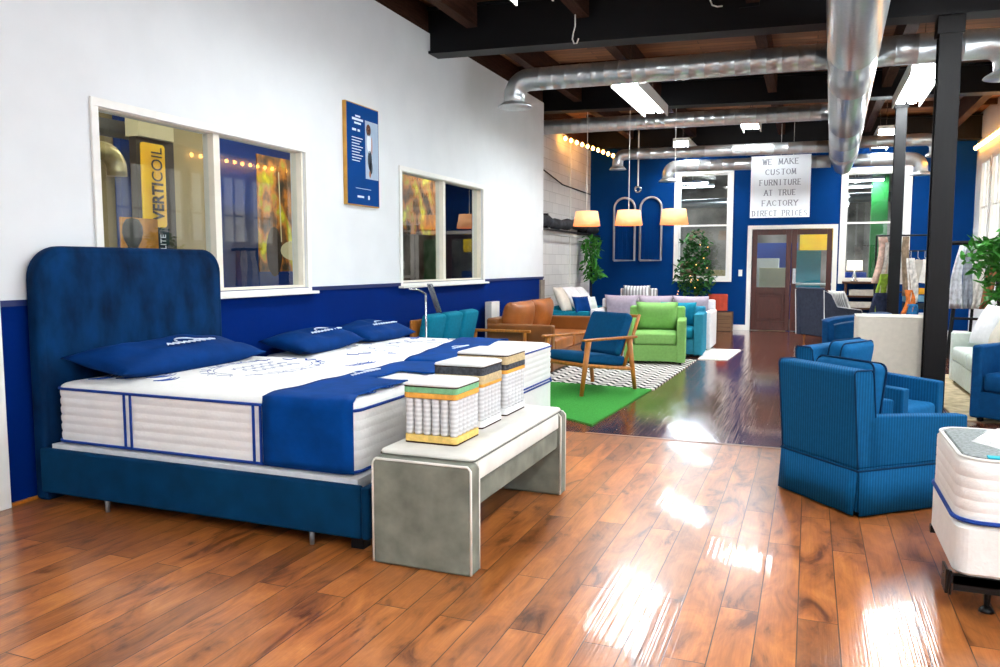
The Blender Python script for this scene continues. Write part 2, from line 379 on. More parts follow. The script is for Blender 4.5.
def loft(bm, w, d, r, prof, n=6, mi=0, T=None, c=(0, 0)):
    """prof: list of (inset, z)"""
    rings = []
    for o, z in prof:
        ring = []
        for x, y in rrect(w-2*o, d-2*o, r-o*.6, n):
            v = Vector((x+c[0], y+c[1], z)); v = T @ v if T else v
            ring.append(bm.verts.new(v))
        rings.append(ring)
    m = len(rings[0])
    for i in range(len(rings)-1):
        for k in range(m):
            f = bm.faces.new((rings[i][k], rings[i][(k+1) % m], rings[i+1][(k+1) % m], rings[i+1][k])); f.material_index = mi
    bm.faces.new(rings[0]).material_index = mi; bm.faces.new(rings[-1]).material_index = mi
    return bm

def slab(w, d, h, r=.05, e=.02, z=0, bm=None, T=None, crown=0, c=(0, 0)):
    """rounded block"""
    bm = bm or B()
    prof = [(e, z), (e*.3, z+e*.3), (0, z+e), (0, z+h-e), (e*.3, z+h-e*.3), (e, z+h)]
    if crown:
        prof += [(e+min(w, d)*.12, z+h+crown*.6), (e+min(w, d)*.3, z+h+crown)]
    return loft(bm, w, d, r, prof, T=T, c=c)

def pillow(w, d, h, n=16, p=2.2, droop=0, wr=.0, seed=0, T=None, bm=None):
    """soft knife-edge cushion lying in xy, thickness h"""
    bm = bm or B(); top = {}; bot = {}
    for i in range(n+1):
        for j in range(n+1):
            u = -1+2*i/n; v = -1+2*j/n
            t = ((1-abs(u)**p)*(1-abs(v)**p)); t = max(t, 0)**.55
            k = 1-.06*(1-abs(v)**2)*abs(u)**6
            k2 = 1-.06*(1-abs(u)**2)*abs(v)**6
            x = u*w/2*k; y = v*d/2*k2
            nz = wr*noise.noise(Vector((u*2.2+seed, v*2.2, seed*3.1)))
            e = i in (0, n) or j in (0, n)
            a = Vector((x, y, t*h/2+nz*t)); b_ = Vector((x, y, -t*h/2+nz*.3*t))
            if T: a = T @ a; b_ = T @ b_
            top[i, j] = bm.verts.new(a); bot[i, j] = top[i, j] if e else bm.verts.new(b_)
    for i in range(n):
        for j in range(n):
            bm.faces.new((top[i, j], top[i+1, j], top[i+1, j+1], top[i, j+1]))
            try: bm.faces.new((bot[i, j], bot[i, j+1], bot[i+1, j+1], bot[i+1, j]))
            except ValueError: pass
    return bm

def TR(loc=(0, 0, 0), rx=0, ry=0, rz=0):
    return Matrix.Translation(loc) @ Matrix.Rotation(rz, 4, 'Z') @ Matrix.Rotation(ry, 4, 'Y') @ Matrix.Rotation(rx, 4, 'X')

def lathe(bm, prof, n=24, c=(0, 0, 0)):
    rings = [[bm.verts.new((c[0]+r*math.cos(2*PI*k/n), c[1]+r*math.sin(2*PI*k/n), c[2]+z)) for k in range(n)] for r, z in prof]
    for i in range(len(rings)-1):
        for k in range(n):
            bm.faces.new((rings[i][k], rings[i][(k+1) % n], rings[i+1][(k+1) % n], rings[i+1][k]))
    bm.faces.new(rings[0]); bm.faces.new(rings[-1]); return bm

def font(name, body, size, m, parent, loc, rot, ext=.002, offset=0, align='CENTER', space=1.0, sx=1):
    cu = bpy.data.curves.new(name, 'FONT'); cu.body = body; cu.size = size; cu.extrude = ext; cu.offset = offset
    cu.align_x = align; cu.align_y = 'CENTER'; cu.space_character = space
    o = bpy.data.objects.new(name, cu); C.objects.link(o); cu.materials.append(M[m]); o.location = loc; o.rotation_euler = rot; o.scale = (sx, 1, 1)
    dg = bpy.context.evaluated_depsgraph_get(); dg.update(); me = bpy.data.meshes.new_from_object(o.evaluated_get(dg))
    bpy.data.objects.remove(o); o = bpy.data.objects.new(name, me); C.objects.link(o); o.location = loc; o.rotation_euler = rot; o.scale = (sx, 1, 1)
    if parent: o.parent = parent
    return o

# ------------------------------------------------------------------ room shell
SH = .03                                   # roof falls gently to the right
XL, XR, YB, YW = -4.27, 2.9, 17.4, 12.75
def zroof(x, z): return z - SH*(x+4.27)

struct('floor', bx(XL-.6, XR+.2, -3.2, 6.2, -.1, 0), 'floor')
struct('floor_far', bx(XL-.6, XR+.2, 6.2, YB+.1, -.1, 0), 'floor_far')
ce = struct('ceiling', bx(-9.2, XR+.3, -3.2, YB+.2, 4.46, 4.52, sh=SH), 'deck')

def wall_x(bm, xa, xb, y0, y1, z0, z1, holes, mi=0):
    ys = sorted({y0, y1, *[h[0] for h in holes], *[h[1] for h in holes]})
    for a, b in zip(ys, ys[1:]):
        hs = [h for h in holes if h[0] <= a+1e-6 and h[1] >= b-1e-6]
        if hs:
            h = hs[0]
            if h[2] > z0: box(bm, xa, xb, a, b, z0, h[2], mi)
            if h[3] < z1: box(bm, xa, xb, a, b, h[3], z1, mi)
        else: box(bm, xa, xb, a, b, z0, z1, mi)

W1 = (3.76, 5.96, 1.19, 2.425); W2 = (7.75, 10.07, 1.19, 2.46)
bm = B(); wall_x(bm, XL-.15, XL, -3.2, YW, 1.178, 4.12, [W1, W2]); box(bm, XL-.15, XL, -3.2, YW, 0, 1.178, 1)
struct('wall_left', bm, ['white_paint', 'blue_paint'])
struct('trim_1', bx(XL, XL+.018, 3.04, YW, 1.16, 1.195), mat('navy_cap', '#081f58', .4, var=.03))
bm = bx(XL, XL+.035, 2.88, 3.03, 0, 2.2); struct('trim_2', bm, 'trim', bevel=.006)
struct('baseboard_left', bx(XL, XL+.015, 3.04, YW, 0, .02), 'walnut')
struct('wall_left_return', bx(-4.85, XL-.15, YW-.12, YW, 0, 4.12), 'white_paint')
struct('trim_3', bx(XL-.005, XL+.03, YW-.2, YW+.01, 0, 1.14), mat('taupe_edge', '#8a7f74', .6))
struct('wall_left_far', bx(-4.9, -4.7, YW-.12, YB+.1, 0, 4.02), 'block')
bm = B(); box(bm, -4.9, -4.66, YW, YB, 4.02, 4.42); box(bm, XL-.2, XL-.02, -3.2, YW, 4.12, 4.44)
struct('trim_4', bm, 'dark_wood')
struct('trim_5', bx(-4.7, -4.67, YW, YB, 1.98, 2.03), 'trim')
struct('trim_6', bx(-4.7, -4.68, 15.75, 15.8, 0, 3.95), 'trim')

# back wall with two windows and the double door
BW1 = (-2.70, -1.66, 1.12, 3.34); BW2 = (.64, 1.72, 1.10, 3.24); DR = (-1.16, .42, 0, 2.14)
bm = B()
xs = sorted({-4.9, XR+.2, BW1[0], BW1[1], DR[0], DR[1], BW2[0], BW2[1]})
for a, b in zip(xs, xs[1:]):
    h = [q for q in (BW1, BW2, DR) if q[0] <= a+1e-6 and q[1] >= b-1e-6]
    if h:
        if h[0][2] > 0: box(bm, a, b, YB, YB+.15, 0, h[0][2])
        box(bm, a, b, YB, YB+.15, h[0][3], 4.42)
    else: box(bm, a, b, YB, YB+.15, 0, 4.42)
struct('wall_back', bm, 'blue_back')
bm = B()
for a, b in ((-4.7, -1.25), (.5, XR)): box(bm, a, b, YB-.02, YB, 0, .11)
struct('baseboard_back', bm, 'trim')

def frame_y(bm, x0, x1, z0, z1, w, y0, y1, bars=(), vb=()):
    box(bm, x0, x1, y0, y1, z1-w, z1); box(bm, x0, x1, y0, y1, z0, z0+w)
    box(bm, x0, x0+w, y0, y1, z0+w, z1-w); box(bm, x1-w, x1, y0, y1, z0+w, z1-w)
    for z in bars: box(bm, x0+w, x1-w, y0, y1, z-.018, z+.018)
    for x in vb: box(bm, x-.018, x+.018, y0, y1, z0+w, z1-w)
def frame_x(bm, y0, y1, z0, z1, w, x0, x1, vb=(), vw=.05):
    box(bm, x0, x1, y0, y1, z1-w, z1); box(bm, x0, x1, y0, y1, z0, z0+w)
    box(bm, x0, x1, y0, y0+w, z0+w, z1-w); box(bm, x0, x1, y1-w, y1, z0+w, z1-w)
    for y in vb: box(bm, x0, x1, y-vw, y+vw, z0+w, z1-w)

def win_left(n, W, mull):
    fr = B(); frame_x(fr, W[0]-.055, W[1]+.055, W[2]-.055, W[3]+.035, .055, XL, XL+.02)
    r = struct('window_%d' % n, fr, 'trim', bevel=.004)
    i = B(); frame_x(i, W[0], W[1], W[2], W[3], .025, XL-.12, XL-.015, [mull], .035)
    obj('sash', i, 'cream_trim', r, bevel=.004)
    obj('sill', bx(XL, XL+.07, W[0]-.08, W[1]+.10, W[2]-.055, W[2]-.03), 'trim', r, bevel=.006)
    for a, b in ((W[0]+.025, mull-.035), (mull+.035, W[1]-.025)):
        obj('pane', bx(XL-.075, XL-.069, a, b, W[2]+.025, W[3]-.025), 'glass', r)
win_left(1, W1, 4.86); win_left(2, W2, 8.89)

for n, W in ((3, BW1), (4, BW2)):
    fr = B(); frame_y(fr, W[0]-.1, W[1]+.1, W[2]-.09, W[3]+.1, .1, YB-.025, YB, bars=())
    r = struct('window_%d' % n, fr, 'trim')
    i = B(); frame_y(i, W[0], W[1], W[2], W[3], .03, YB+.02, YB+.1, bars=(2.24,)); obj('sash', i, 'trim', r)
    obj('pane', bx(W[0]+.03, W[1]-.03, YB+.055, YB+.06, W[2]+.03, W[3]-.03), 'glass', r)

# double door
fr = B()
box(fr, DR[0]-.09, DR[0], YB-.03, YB+.1, 0, 2.22); box(fr, DR[1], DR[1]+.09, YB-.03, YB+.1, 0, 2.22); box(fr, DR[0], DR[1], YB-.03, YB+.1, 2.14, 2.22)
d = struct('door_1', fr, 'trim')
mid = (DR[0]+DR[1])/2
for k, (a, b) in enumerate(((DR[0]+.01, mid-.005), (mid+.005, DR[1]-.01))):
    lf = B(); y0, y1 = YB, YB+.05
    box(lf, a, a+.10, y0, y1, .01, 2.13); box(lf, b-.10, b, y0, y1, .01, 2.13)
    box(lf, a+.10, b-.10, y0, y1, 2.02, 2.13); box(lf, a+.10, b-.10, y0, y1, .78, .92); box(lf, a+.10, b-.10, y0, y1, .01, .2)
    box(lf, a+.10, b-.10, y0+.022, y1-.01, .2, .78)
    box(lf, a+.16, b-.16, y0+.008, y1-.01, .26, .72)
    L_ = obj('door_leaf', lf, 'door_wood', d, bevel=.006)
    obj('pane', bx(a+.10, b-.10, YB+.022, YB+.028, .92, 2.02), 'glass', L_)
    if k: obj('push_plate', bx(a+.03, a+.095, YB-.006, YB, 1.0, 1.32), 'chrome', L_)

# right wall: low wall, windows (near daylit, far opaque with added glow) above 1.75 m
WR = []
y = -2.4
bm = B()
wins = []
while y < 16.5:
    wins.append((y, y+.74)); y += .92
holes = [(a, b, 1.85, 3.28) for a, b in wins]
wall_x(bm, XR, XR+.2, -3.2, YB+.1, 0, 4.4, holes)
struct('wall_right', bm, 'white_paint')
for k, (a, b) in enumerate(wins):
    fr = B(); frame_x(fr, a-.03, b+.03, 1.82, 3.31, .07, XR-.03, XR+.02)
    box(fr, XR-.01, XR+.02, a+.04, b-.04, 2.42, 2.46); box(fr, XR-.01, XR+.02, (a+b)/2-.03, (a+b)/2+.03, 1.89, 3.24)
    r = struct('window_%d' % (5+k), fr, 'trim')
    obj('pane', bx(XR+.03, XR+.04, a, b, 1.85, 3.28), 'daylight' if b < 8.5 else 'shuttered', r)
struct('trim_7', bx(XR-.06, XR, -3, YB, 1.7, 1.76), 'trim')
struct('wall_front', bx(-4.5, XR+.2, -3.3, -3.2, 0, 4.45), 'white_paint')

# ------------------------------------------------------------------ beams, joists, columns
def beam(y, zb, lab, w=.16):
    b = B(); box(b, XL-.1 if y < YW-.2 else -4.7, XR, y, y+w, zb+.03, 4.4, sh=SH)
    box(b, XL-.1 if y < YW-.2 else -4.7, XR, y-.05, y+w+.05, zb, zb+.03, sh=SH)
    box(b, XL-.1 if y < YW-.2 else -4.7, XR, y-.05, y+w+.05, 4.38, 4.41, sh=SH)
    o = obj('ceiling_beam', b, 'black_steel'); tag(o, lab, 'beam'); return o
b1 = beam(8.5, 3.88, 'big black steel ceiling beam nearest the camera, meeting the white wall top')
for x in (-.72, -.60):
    obj('bolt', tube(B(), [(x, 8.49, 4.08), (x, 8.505, 4.08)], .018, 8), 'chrome', b1)
obj('bracket', bx(-.76, -.56, 8.485, 8.5, 4.0, 4.2), 'black_steel', b1)
beam(12.9, 4.0, 'middle black ceiling beam above the white wall corner')
beam(17.05, 3.95, 'farthest black ceiling beam close to the blue back wall')
beam(4.1, 3.99, 'black ceiling beam nearest the bed, above the picture edge')
jx = [-3.7, -2.38, -.62, .95, 2.4]
segs = [(-3, 4.05), (4.32, 8.44), (8.72, 12.84), (13.12, 17.0)]
for i, x in enumerate(jx):
    for k, (a, b) in enumerate(segs):
        zz = -SH*(x+4.27)
        bmj = B(); box(bmj, x-.065, x+.065, a, b, 4.13+zz, 4.45+zz)
        o = obj('ceiling_joist', bmj, 'dark_wood')
        tag(o, 'brown timber ceiling joist running between two black beams', 'joist', 'timber joists under the board ceiling')
# cross purlins (thin) between joists
for k, y in enumerate((1.2, 6.3, 10.2, 11.6, 14.5, 15.8)):
    o = obj('ceiling_batten', bx(XL-.1, XR, y, y+.06, 4.36, 4.455, sh=SH), 'dark_wood')
    tag(o, 'dark timber batten crossing the ceiling boards above the joists', 'batten', 'battens under the ceiling boards')

def column(x, y, w, lab, top, m):
    b = B()
    box(b, x-w/2, x+w/2, y-w/2, y-w/2+.02, 0, top); box(b, x-w/2, x+w/2, y+w/2-.02, y+w/2, 0, top); box(b, x-.05, x+.05, y-w/2+.02, y+w/2-.02, 0, top)
    box(b, x-w/2+.02, x+w/2-.02, y-w/2+.03, y+w/2-.03, 0, top)
    box(b, x-w/2-.02, x+w/2+.02, y-w/2-.01, y+w/2+.01, top-.16, top)
    o = obj('support_column', b, m, bevel=.004); tag(o, lab, 'column'); return o
column(1.155, 8.6, .19, 'thick black column nearest the camera, beside the blue armchairs', zroof(1.2, 3.88), 'black_wood')
column(1.17, 12.98, .15, 'thinner black column farther back, behind the cream upholstered block', zroof(1.17, 4.0), 'black_steel')

# ------------------------------------------------------------------ ducts
def arc(c, r, a0, a1, n, ax):
    out = []
    for k in range(n+1):
        a = a0+(a1-a0)*k/n; out.append(tuple(c[i]+r*(math.cos(a)*ax[0][i]+math.sin(a)*ax[1][i]) for i in range(3)))
    return out
def ringed(pts, r, step, n=24):
    out, rad = [], []
    for i in range(len(pts)-1):
        a, b = Vector(pts[i]), Vector(pts[i+1]); L_ = (b-a).length; k_ = int(L_/step) if L_ > step*1.5 else 0
        out.append(a); rad.append(r)
        t = (b-a).normalized()
        for k in range(1, k_):
            p = a.lerp(b, k/k_)
            for q, e in ((-.010, 0), (-.005, .0028), (.005, .0028), (.010, 0)): out.append(p+t*q); rad.append(r+e)
    out.append(Vector(pts[-1])); rad.append(r)
    return tube(B(), out, rad, n)
def rings(bm, pts, r, step):
    for i in range(len(pts)-1):
        a, b = Vector(pts[i]), Vector(pts[i+1]); L_ = (b-a).length; n = int(L_/step)
        for k in range(1, n):
            p = a.lerp(b, k/n); t = (b-a).normalized()*.006
            tube(bm, [p-t, p+t], r+.004, 24)
def trunk_x(y): return .12 + .0240*y
def trunk_z(y): return 3.60 - .0145*y
t = thing('trunk_duct', 'wide round galvanized main duct running away from camera under the ceiling', 'duct', (0, 0, 0))
P = [(trunk_x(y), y, trunk_z(y)) for y in (-2.5, 3, 7, 11, 14.8)]
obj('pipe', ringed(P, .235, 1.1, 32), 'duct', t, smooth=True)
P2 = [P[-1], (trunk_x(15.3), 15.3, trunk_z(15.3)-.01), (trunk_x(15.7), 15.7, trunk_z(15.7)-.06), (trunk_x(16), 16.0, trunk_z(16)-.16)]
obj('end_elbow', tube(B(), P2, [.237, .235, .2, .15], 32), 'duct', t, smooth=True)
def branch(y, xl, xr, z, r, lab, side, drop=.12):
    """side -1: from the trunk to the left end; +1: to the right end"""
    t = thing('branch_duct', lab, 'duct')
    xt = trunk_x(y)+side*.2; xe = xl if side < 0 else xr
    R = r*1.45
    ze = z
    pts = [(xt, y, z-.02*(xt-xl)*.6), ((xt+xe)/2, y, z-.02*((xt+xe)/2-xl)*.6)]
    zee = z-.02*(xe-xl)*.6
    if drop:
        pts += arc((xe-side*R, y, zee-R), R, PI/2, 0, 6, ((side, 0, 0), (0, 0, 1)))
        pts.append((xe, y, zee-R-drop))
    else: pts.append((xe, y, zee))
    obj('pipe', ringed(pts, r, .16 if r > .12 else .22), 'duct', t, smooth=True)
    if drop:
        e = pts[-1]; obj('flange', tube(B(), [(e[0], y, e[2]+.05), (e[0], y, e[2]+.01), (e[0], y, e[2]-.01)], [r+.01, r*1.5, r*1.6], 24), 'duct', t, smooth=True)
branch(9.3, -3.5, 1.72, 3.68, .135, 'nearest round branch duct on the left, elbowed down beside the white wall', -1)
branch(9.3, -3.5, 1.80, 3.68, .15, 'nearest round branch duct on the right, passing behind the thick black column', 1)
branch(13.45, -4.6, 1.5, 3.84, .125, 'straight round branch duct reaching the white wall end, second from camera', -1, drop=0)
branch(14.6, -3.42, 1.75, 3.45, .10, 'third round branch duct, elbowed down left above the arched metal frames', -1)
branch(14.6, -3.42, 1.85, 3.50, .10, 'third round branch duct on the right, ending behind the thin black column', 1)
branch(16.0, -2.72, 1.75, 3.36, .115, 'lowest far branch duct running behind the hanging white sign', -1)
branch(16.0, -2.72, 1.80, 3.36, .115, 'lowest far branch duct on the right near the green post window', 1)

# ------------------------------------------------------------------ ceiling lights
def light(x, y0, y1, z, lab, w=.3, tm='tube'):
    t = thing('ceiling_light', lab, 'light', (x, (y0+y1)/2, z), 0, 'fluorescent ceiling lights')
    L_ = (y1-y0)/2
    h = B(); box(h, -w/2-.03, w/2+.03, -L_, L_, .03, .09); box(h, -w/2-.03, -w/2-.015, -L_, L_, -.07, .03); box(h, w/2+.015, w/2+.03, -L_, L_, -.07, .03)
    obj('housing', h, 'trim', t)
    for s in (-.5, .5):
        obj('lamp_tube', bx(s*w-.5*s*w-.055, s*w-.5*s*w+.055, -L_+.02, L_-.02, -.02, .029), tm, t, bevel=.02)
    for s in (-1, 1):
        zz = zroof(x, 4.45)-z
        obj('hanger', tube(B(), [(0, s*L_*.7, .09), (0, s*L_*.7, zz)], .006, 6), 'chrome', t)
light(-2.27, 10.0, 12.2, 3.73, 'bright ceiling light left of the main duct, between the first two branch ducts', .3, 'tube_far')
light(1.2, 10.5, 12.7, 3.70, 'bright ceiling light just left of the thick black column top', .3, 'tube_far')
light(-2.35, 15.2, 16.9, 3.70, 'small far ceiling light above the left back window', .24, 'tube_far')
light(1.15, 14.9, 16.9, 3.66, 'far ceiling light beside the thin black column', .24, 'tube_far')
light(-2.35, 4.6, 6.75, 3.78, 'ceiling light above the beds, mostly out of frame')
light(1.2, 5.2, 7.4, 3.72, 'ceiling light over the blue armchairs, out of frame')
light(1.2, .3, 2.5, 3.72, 'ceiling light near the camera on the window side, out of frame')

light(-1.0, 13.65, 14.3, 3.74, 'short ceiling light partly hidden behind the second branch duct', .24, emis('fluorescent_mid', '#f4faff', 120))
light(-2.2, -2.2, 0, 3.75, 'added fill light behind the camera on the bed side, out of frame')  # unseen lamp added to brighten camera-facing surfaces and the left wall
light(1.2, -2.4, -.2, 3.72, 'added fill light behind the camera on the window side, out of frame')  # second added lamp, unseen, lifting the camera-facing sides
def hook(pts, lab):
    o = obj('ceiling_hook', tube(B(), pts, .008, 8), 'trim', smooth=True); tag(o, lab, 'hook')
hook([(-2.43, 8.3, 4.38), (-2.43, 8.3, 3.95), (-2.45, 8.3, 3.88), (-2.46, 8.3, 3.82), (-2.44, 8.3, 3.77), (-2.41, 8.3, 3.77), (-2.39, 8.3, 3.82)], 'white wire hook hanging in front of the black beam, above the left elbow duct')
hook([(-1.02, 8.3, 4.3), (-1.02, 8.3, 4.05), (-1.0, 8.3, 4.0), (-.95, 8.3, 3.98), (-.9, 8.3, 3.98)], 'bent white wire hook at the top edge near the beam bracket')

# ------------------------------------------------------------------ beds
def mattress(name, w, d, z0, z1, loc, label, group=None, ridges=6, bands=True):
    """w along x (length), d along y"""
    t = thing(name, label, 'mattress', (loc[0], loc[1], 0), 0, group)
    prof = [(.03, z0), (.006, z0+.008), (0, z0+.02)]
    h = z1-z0-.05
    for k in range(ridges):
        a = z0+.02+h*k/ridges; s = h/ridges
        prof += [(.003, a+.002), (-.001, a+s*.3), (-.002, a+s*.7), (.003, a+s-.002)]
    prof += [(0, z1-.026), (.006, z1-.012), (.02, z1-.002), (.05, z1+.006), (.2, z1+.02), (.5, z1+.024)]
    b = loft(B(), w, d, .09, prof, n=8)
    obj('cover', b, 'knit', t, smooth=True)
    for z, nm in ((z1-.026, 'upper_piping'), (z0+.016, 'lower_piping')):
        pts = [(x, y, z) for x, y in rrect(w+.006, d+.006, .09, 8)]; pts.append(pts[0]); 
        obj(nm, tube(B(), pts, .008, 8, cap=False), 'tape', t, smooth=True)
    if bands:
        for bxp in bands:
            for off in (0, .045):
                for sy in (-1, 1):
                    b = B(); box(b, bxp+off, bxp+off+.014, sy*(d/2+.006), sy*(d/2+.012), z0+.02, z1-.026)
                    obj('side_stripe', b, 'tape', t)
    return t

BX0, BX1, BY0, BY1 = -4.10, -2.04, 3.21, 4.80
cx, cy = (BX0+BX1)/2, (BY0+BY1)/2
bed = thing('platform_bed', 'upholstered blue velvet bed with tall rounded headboard against the wall', 'bed', (cx, cy, 0))
# headboard outline in yz, extruded along x
hb = B()
hy0, hy1, hz = 3.19, 4.72, 1.51
out = [(hy0, 0), (hy1, 0)] + [(hy1-.17+.17*math.cos(a), hz-.17+.17*math.sin(a)) for a in [PI/2*k/8 for k in range(9)]] + [(hy0+.2+.2*math.cos(a), hz-.2+.2*math.sin(a)) for a in [PI/2+PI/2*k/8 for k in range(9)]]
va = [hb.verts.new((-4.255-cx, y-cy, z)) for y, z in out]; vb = [hb.verts.new((-4.15-cx, y-cy, z)) for y, z in out]
hb.faces.new(va); hb.faces.new(vb)
for k in range(len(out)): hb.faces.new((va[k], va[(k+1) % len(out)], vb[(k+1) % len(out)], vb[k]))
o = obj('headboard', hb, 'velvet', bed, bevel=.03)
# soft padded front
pb = B(); n = 22
g = {}
for i in range(n+1):
    for j in range(n+1):
        u = i/n; v = j/n; yy = hy0+.04+(hy1-hy0-.08)*u; z = .3+(hz-.34)*v
        # clamp to rounded corner
        for (c0, sgn) in ((hy0+.2, -1), (hy1-.2, 1)):
            if (yy-c0)*sgn > 0 and z > hz-.2:
                dy, dz = yy-c0, z-(hz-.2); q = max(abs(dy), abs(dz))/.16; l = math.hypot(dy, dz)
                if l > .16*max(q, .001): dy, dz = dy/l*.16*q, dz/l*.16*q; yy, z = c0+dy, hz-.2+dz
        e = min(u, 1-u, v, 1-v)*6; th = .028*min(1, e)**.5+.006*noise.noise(Vector((u*4, v*3, 1)))*min(1, e)
        g[i, j] = pb.verts.new((-4.149-cx+th, yy-cy, z))
for i in range(n):
    for j in range(n): pb.faces.new((g[i, j], g[i+1, j], g[i+1, j+1], g[i, j+1]))
obj('headboard_padding', pb, 'velvet', bed, smooth=True)
for yb, nm in ((BY0-.06, 0), (BY1+.02, 1)):
    obj('side_rail', bx(-4.15-cx, BX1+.06-cx, yb-cy, yb+.045-cy, .07, .332), 'velvet_rail', bed, bevel=.015)
obj('foot_rail', bx(BX1+.062-cx, BX1+.11-cx, BY0-.06-cy, BY1+.065-cy, .07, .332), 'velvet_rail', bed, bevel=.015)
obj('slat_base', bx(-4.1-cx, BX1+.02-cx, BY0-.012-cy, BY1+.015-cy, .22, .352), 'white_fab', bed)
obj('base_lining', bx(-4.1-cx, BX1+.025-cx, BY0+.01-cy, BY1-cy, .1, .215), 'black', bed)
for (x, y) in ((-3.66, 3.18), (-2.28, 3.18), (-3.68, 4.8), (-2.3, 4.8)):
    obj('leg', tube(B(), [(x-cx, y-cy, 0), (x-cx, y-cy, .1)], [.012, .016], 10), 'silver_leg', bed, smooth=True)
for y in (3.4, 4.7): obj('support_leg', bx(-3.1-cx, -3.04-cx, y-cy, y+.06-cy, 0, .1), 'black', bed)
obj('foot_leg', bx(BX1-.03-cx, BX1+.04-cx, BY0-.0-cy, BY0+.07-cy, 0, .07), 'black', bed)

Z1 = .705
mt = mattress('mattress', BX1-BX0-.01, BY1-BY0-.03, .354, Z1, (cx-.01, cy), 'white quilted mattress with blue piping on the velvet bed', bands=[-.47, .42])
# embroidery squiggles on the top (world coords -> local)
def squig(pts, r=.004): return tube(B(), pts, r, 6)
random.seed(3)
def scribble(x0, x1, y0, y1, z, n, parent, name='embroidery', r=.0045, fx=0, fy=0):
    for k in range(n):
        b = B(); px = random.uniform(x0, x1); py = random.uniform(y0, y1); s = random.uniform(.07, .16); a = random.uniform(-.3, .5)
        kind = k % 3; pts = []
        if kind == 0: pts = [(px+s*1.6*t_*math.cos(a), py+s*1.6*t_*math.sin(a)+.03*math.sin(t_*9), z) for t_ in [q/14-.5 for q in range(15)]]
        elif kind == 1: pts = [(px+s*.5*math.cos(q/14*5+a), py+s*.8*math.sin(q/14*5+a)*(.5+q/28), z) for q in range(15)]
        else: pts = [(px+s*.2*math.sin(q/3), py+s*(q/14-.5), z) for q in range(15)]
        obj(name, tube(b, pts, r, 5), 'ink', parent)
zt = Z1+.0235
# sketched wreath with leaves and a line of script
def wtl(x, y): return (x-cx+.01, y-cy)
def stroke(pts, r=.0028): obj('embroidery', tube(B(), [(*wtl(x, y), zt-.001) for x, y in pts], r, 5), 'ink', mt)
ox, oy = -3.32, 4.16
for R1, R2, a0, a1 in ((.30, .42, 2.4, 4.6), (.27, .38, 2.6, 4.9), (.31, .43, -1.0, 1.2), (.26, .37, 5.6, 7.3)):
    stroke([(ox+R1*math.cos(a0+(a1-a0)*q/18), oy+R2*math.sin(a0+(a1-a0)*q/18)) for q in range(19)])
for k in range(13):
    a = k*.49; px_, py_ = ox+.28*math.cos(a), oy+.40*math.sin(a)
    for sg in (-1, 1): stroke([(px_+.07*q/6*math.cos(a+sg*.7)+.012*math.sin(q), py_+.09*q/6*math.sin(a+sg*.7)) for q in range(7)], .003)
for r_ in range(3):
    stroke([(ox-.10+.09*r_+.028*math.sin(q*1.15+r_), oy-.22+.016*q+.01*math.cos(q*1.15)) for q in range(28)], .003)
for (x, y, s_) in ((-3.93, 3.42, 1), (-3.80, 3.50, 1), (-3.66, 3.60, 1.1), (-3.52, 3.50, .9), (-2.86, 4.5, 1), (-2.84, 4.62, .9), (-2.16, 3.52, .6), (-2.17, 3.72, .6)):
    for k in range(3):
        stroke([(x+.022*k*s_+.03*s_*math.sin(q/3.), y+.016*s_*q-.1*s_+.01*k) for q in range(11)], .0028)

# blue throw across the foot: top sheet with a slot, and a drop on the near side
tx0, tx1 = -2.59, -2.05
def throw(zt_, x0, x1, y0, y1, zl, lab, slot, far_drop=True, xr=None, group=None, skew=0):
    b = B(); ny = 40; nx = 8; v = {}
    L1 = zt_-zl
    for j in range(-9, ny+10):
        if j > ny and not far_drop: break
        for i in range(nx+1):
            u = i/nx
            if j < 0: y = y0-.016-.004*math.sin(i*1.3); z = zt_-.012-(L1-.012)*(-j)/9; xr_ = x1
            elif j > ny: y = y1+.016; z = zt_-.012-(L1-.012)*(j-ny)/9; xr_ = x1
            else:
                y = y0+(y1-y0)*j/ny; e = min(j, ny-j)
                z = zt_+(.006 if e > 1 else (-.004 if e == 0 else .002)) + .003*math.sin(j*.6+i)
                xr_ = x1-min(1, e/4)*xr if xr else x1
                if j == 0: y = y0-.010
                if j == ny: y = y1+.010
            x = x0+(xr_-x0)*u+skew*min(max(j, 0), ny)/ny
            v[i, j] = b.verts.new((x, y, z))
    jm = ny+9 if far_drop else ny
    for j in range(-9, jm):
        for i in range(nx):
            if slot and slot[0] <= j < slot[1] and slot[2] <= i < slot[3]: continue
            b.faces.new((v[i, j], v[i+1, j], v[i+1, j+1], v[i, j+1]))
    r = obj('bed_throw', b, 'throw', smooth=True)
    s = r.modifiers.new('solid', 'SOLIDIFY'); s.thickness = .006; s.offset = 1
    tag(r, lab, 'throw', group); return r
th = throw(Z1+.022, tx0, tx1, BY0+.02, BY1-.02, .37, 'blue throw draped over the foot of the nearer mattress', (18, 26, 4, 8), xr=.08)
def logo(parent, x, y, z, s, rz=0, n=5, rx=0):
    b = B(); T = TR((x, y, z), rx=rx, rz=rz)
    zz = [((k-9)*s*.08, (.055 if k % 2 else -.055)*s, .001) for k in range(19)]
    ar = [((.72-.36)*s*0+.26*s*math.cos(a), .14*s+.2*s*math.sin(a), .001) for a in [PI*k/8 for k in range(9)]]
    tube(b, [T @ Vector(p) for p in zz+ar], .012*s+.0015, 5)
    return obj('stitched_logo', b, 'print_white', parent)
logo(th, -2.52, 4.10, Z1+.036, .22, PI/2)

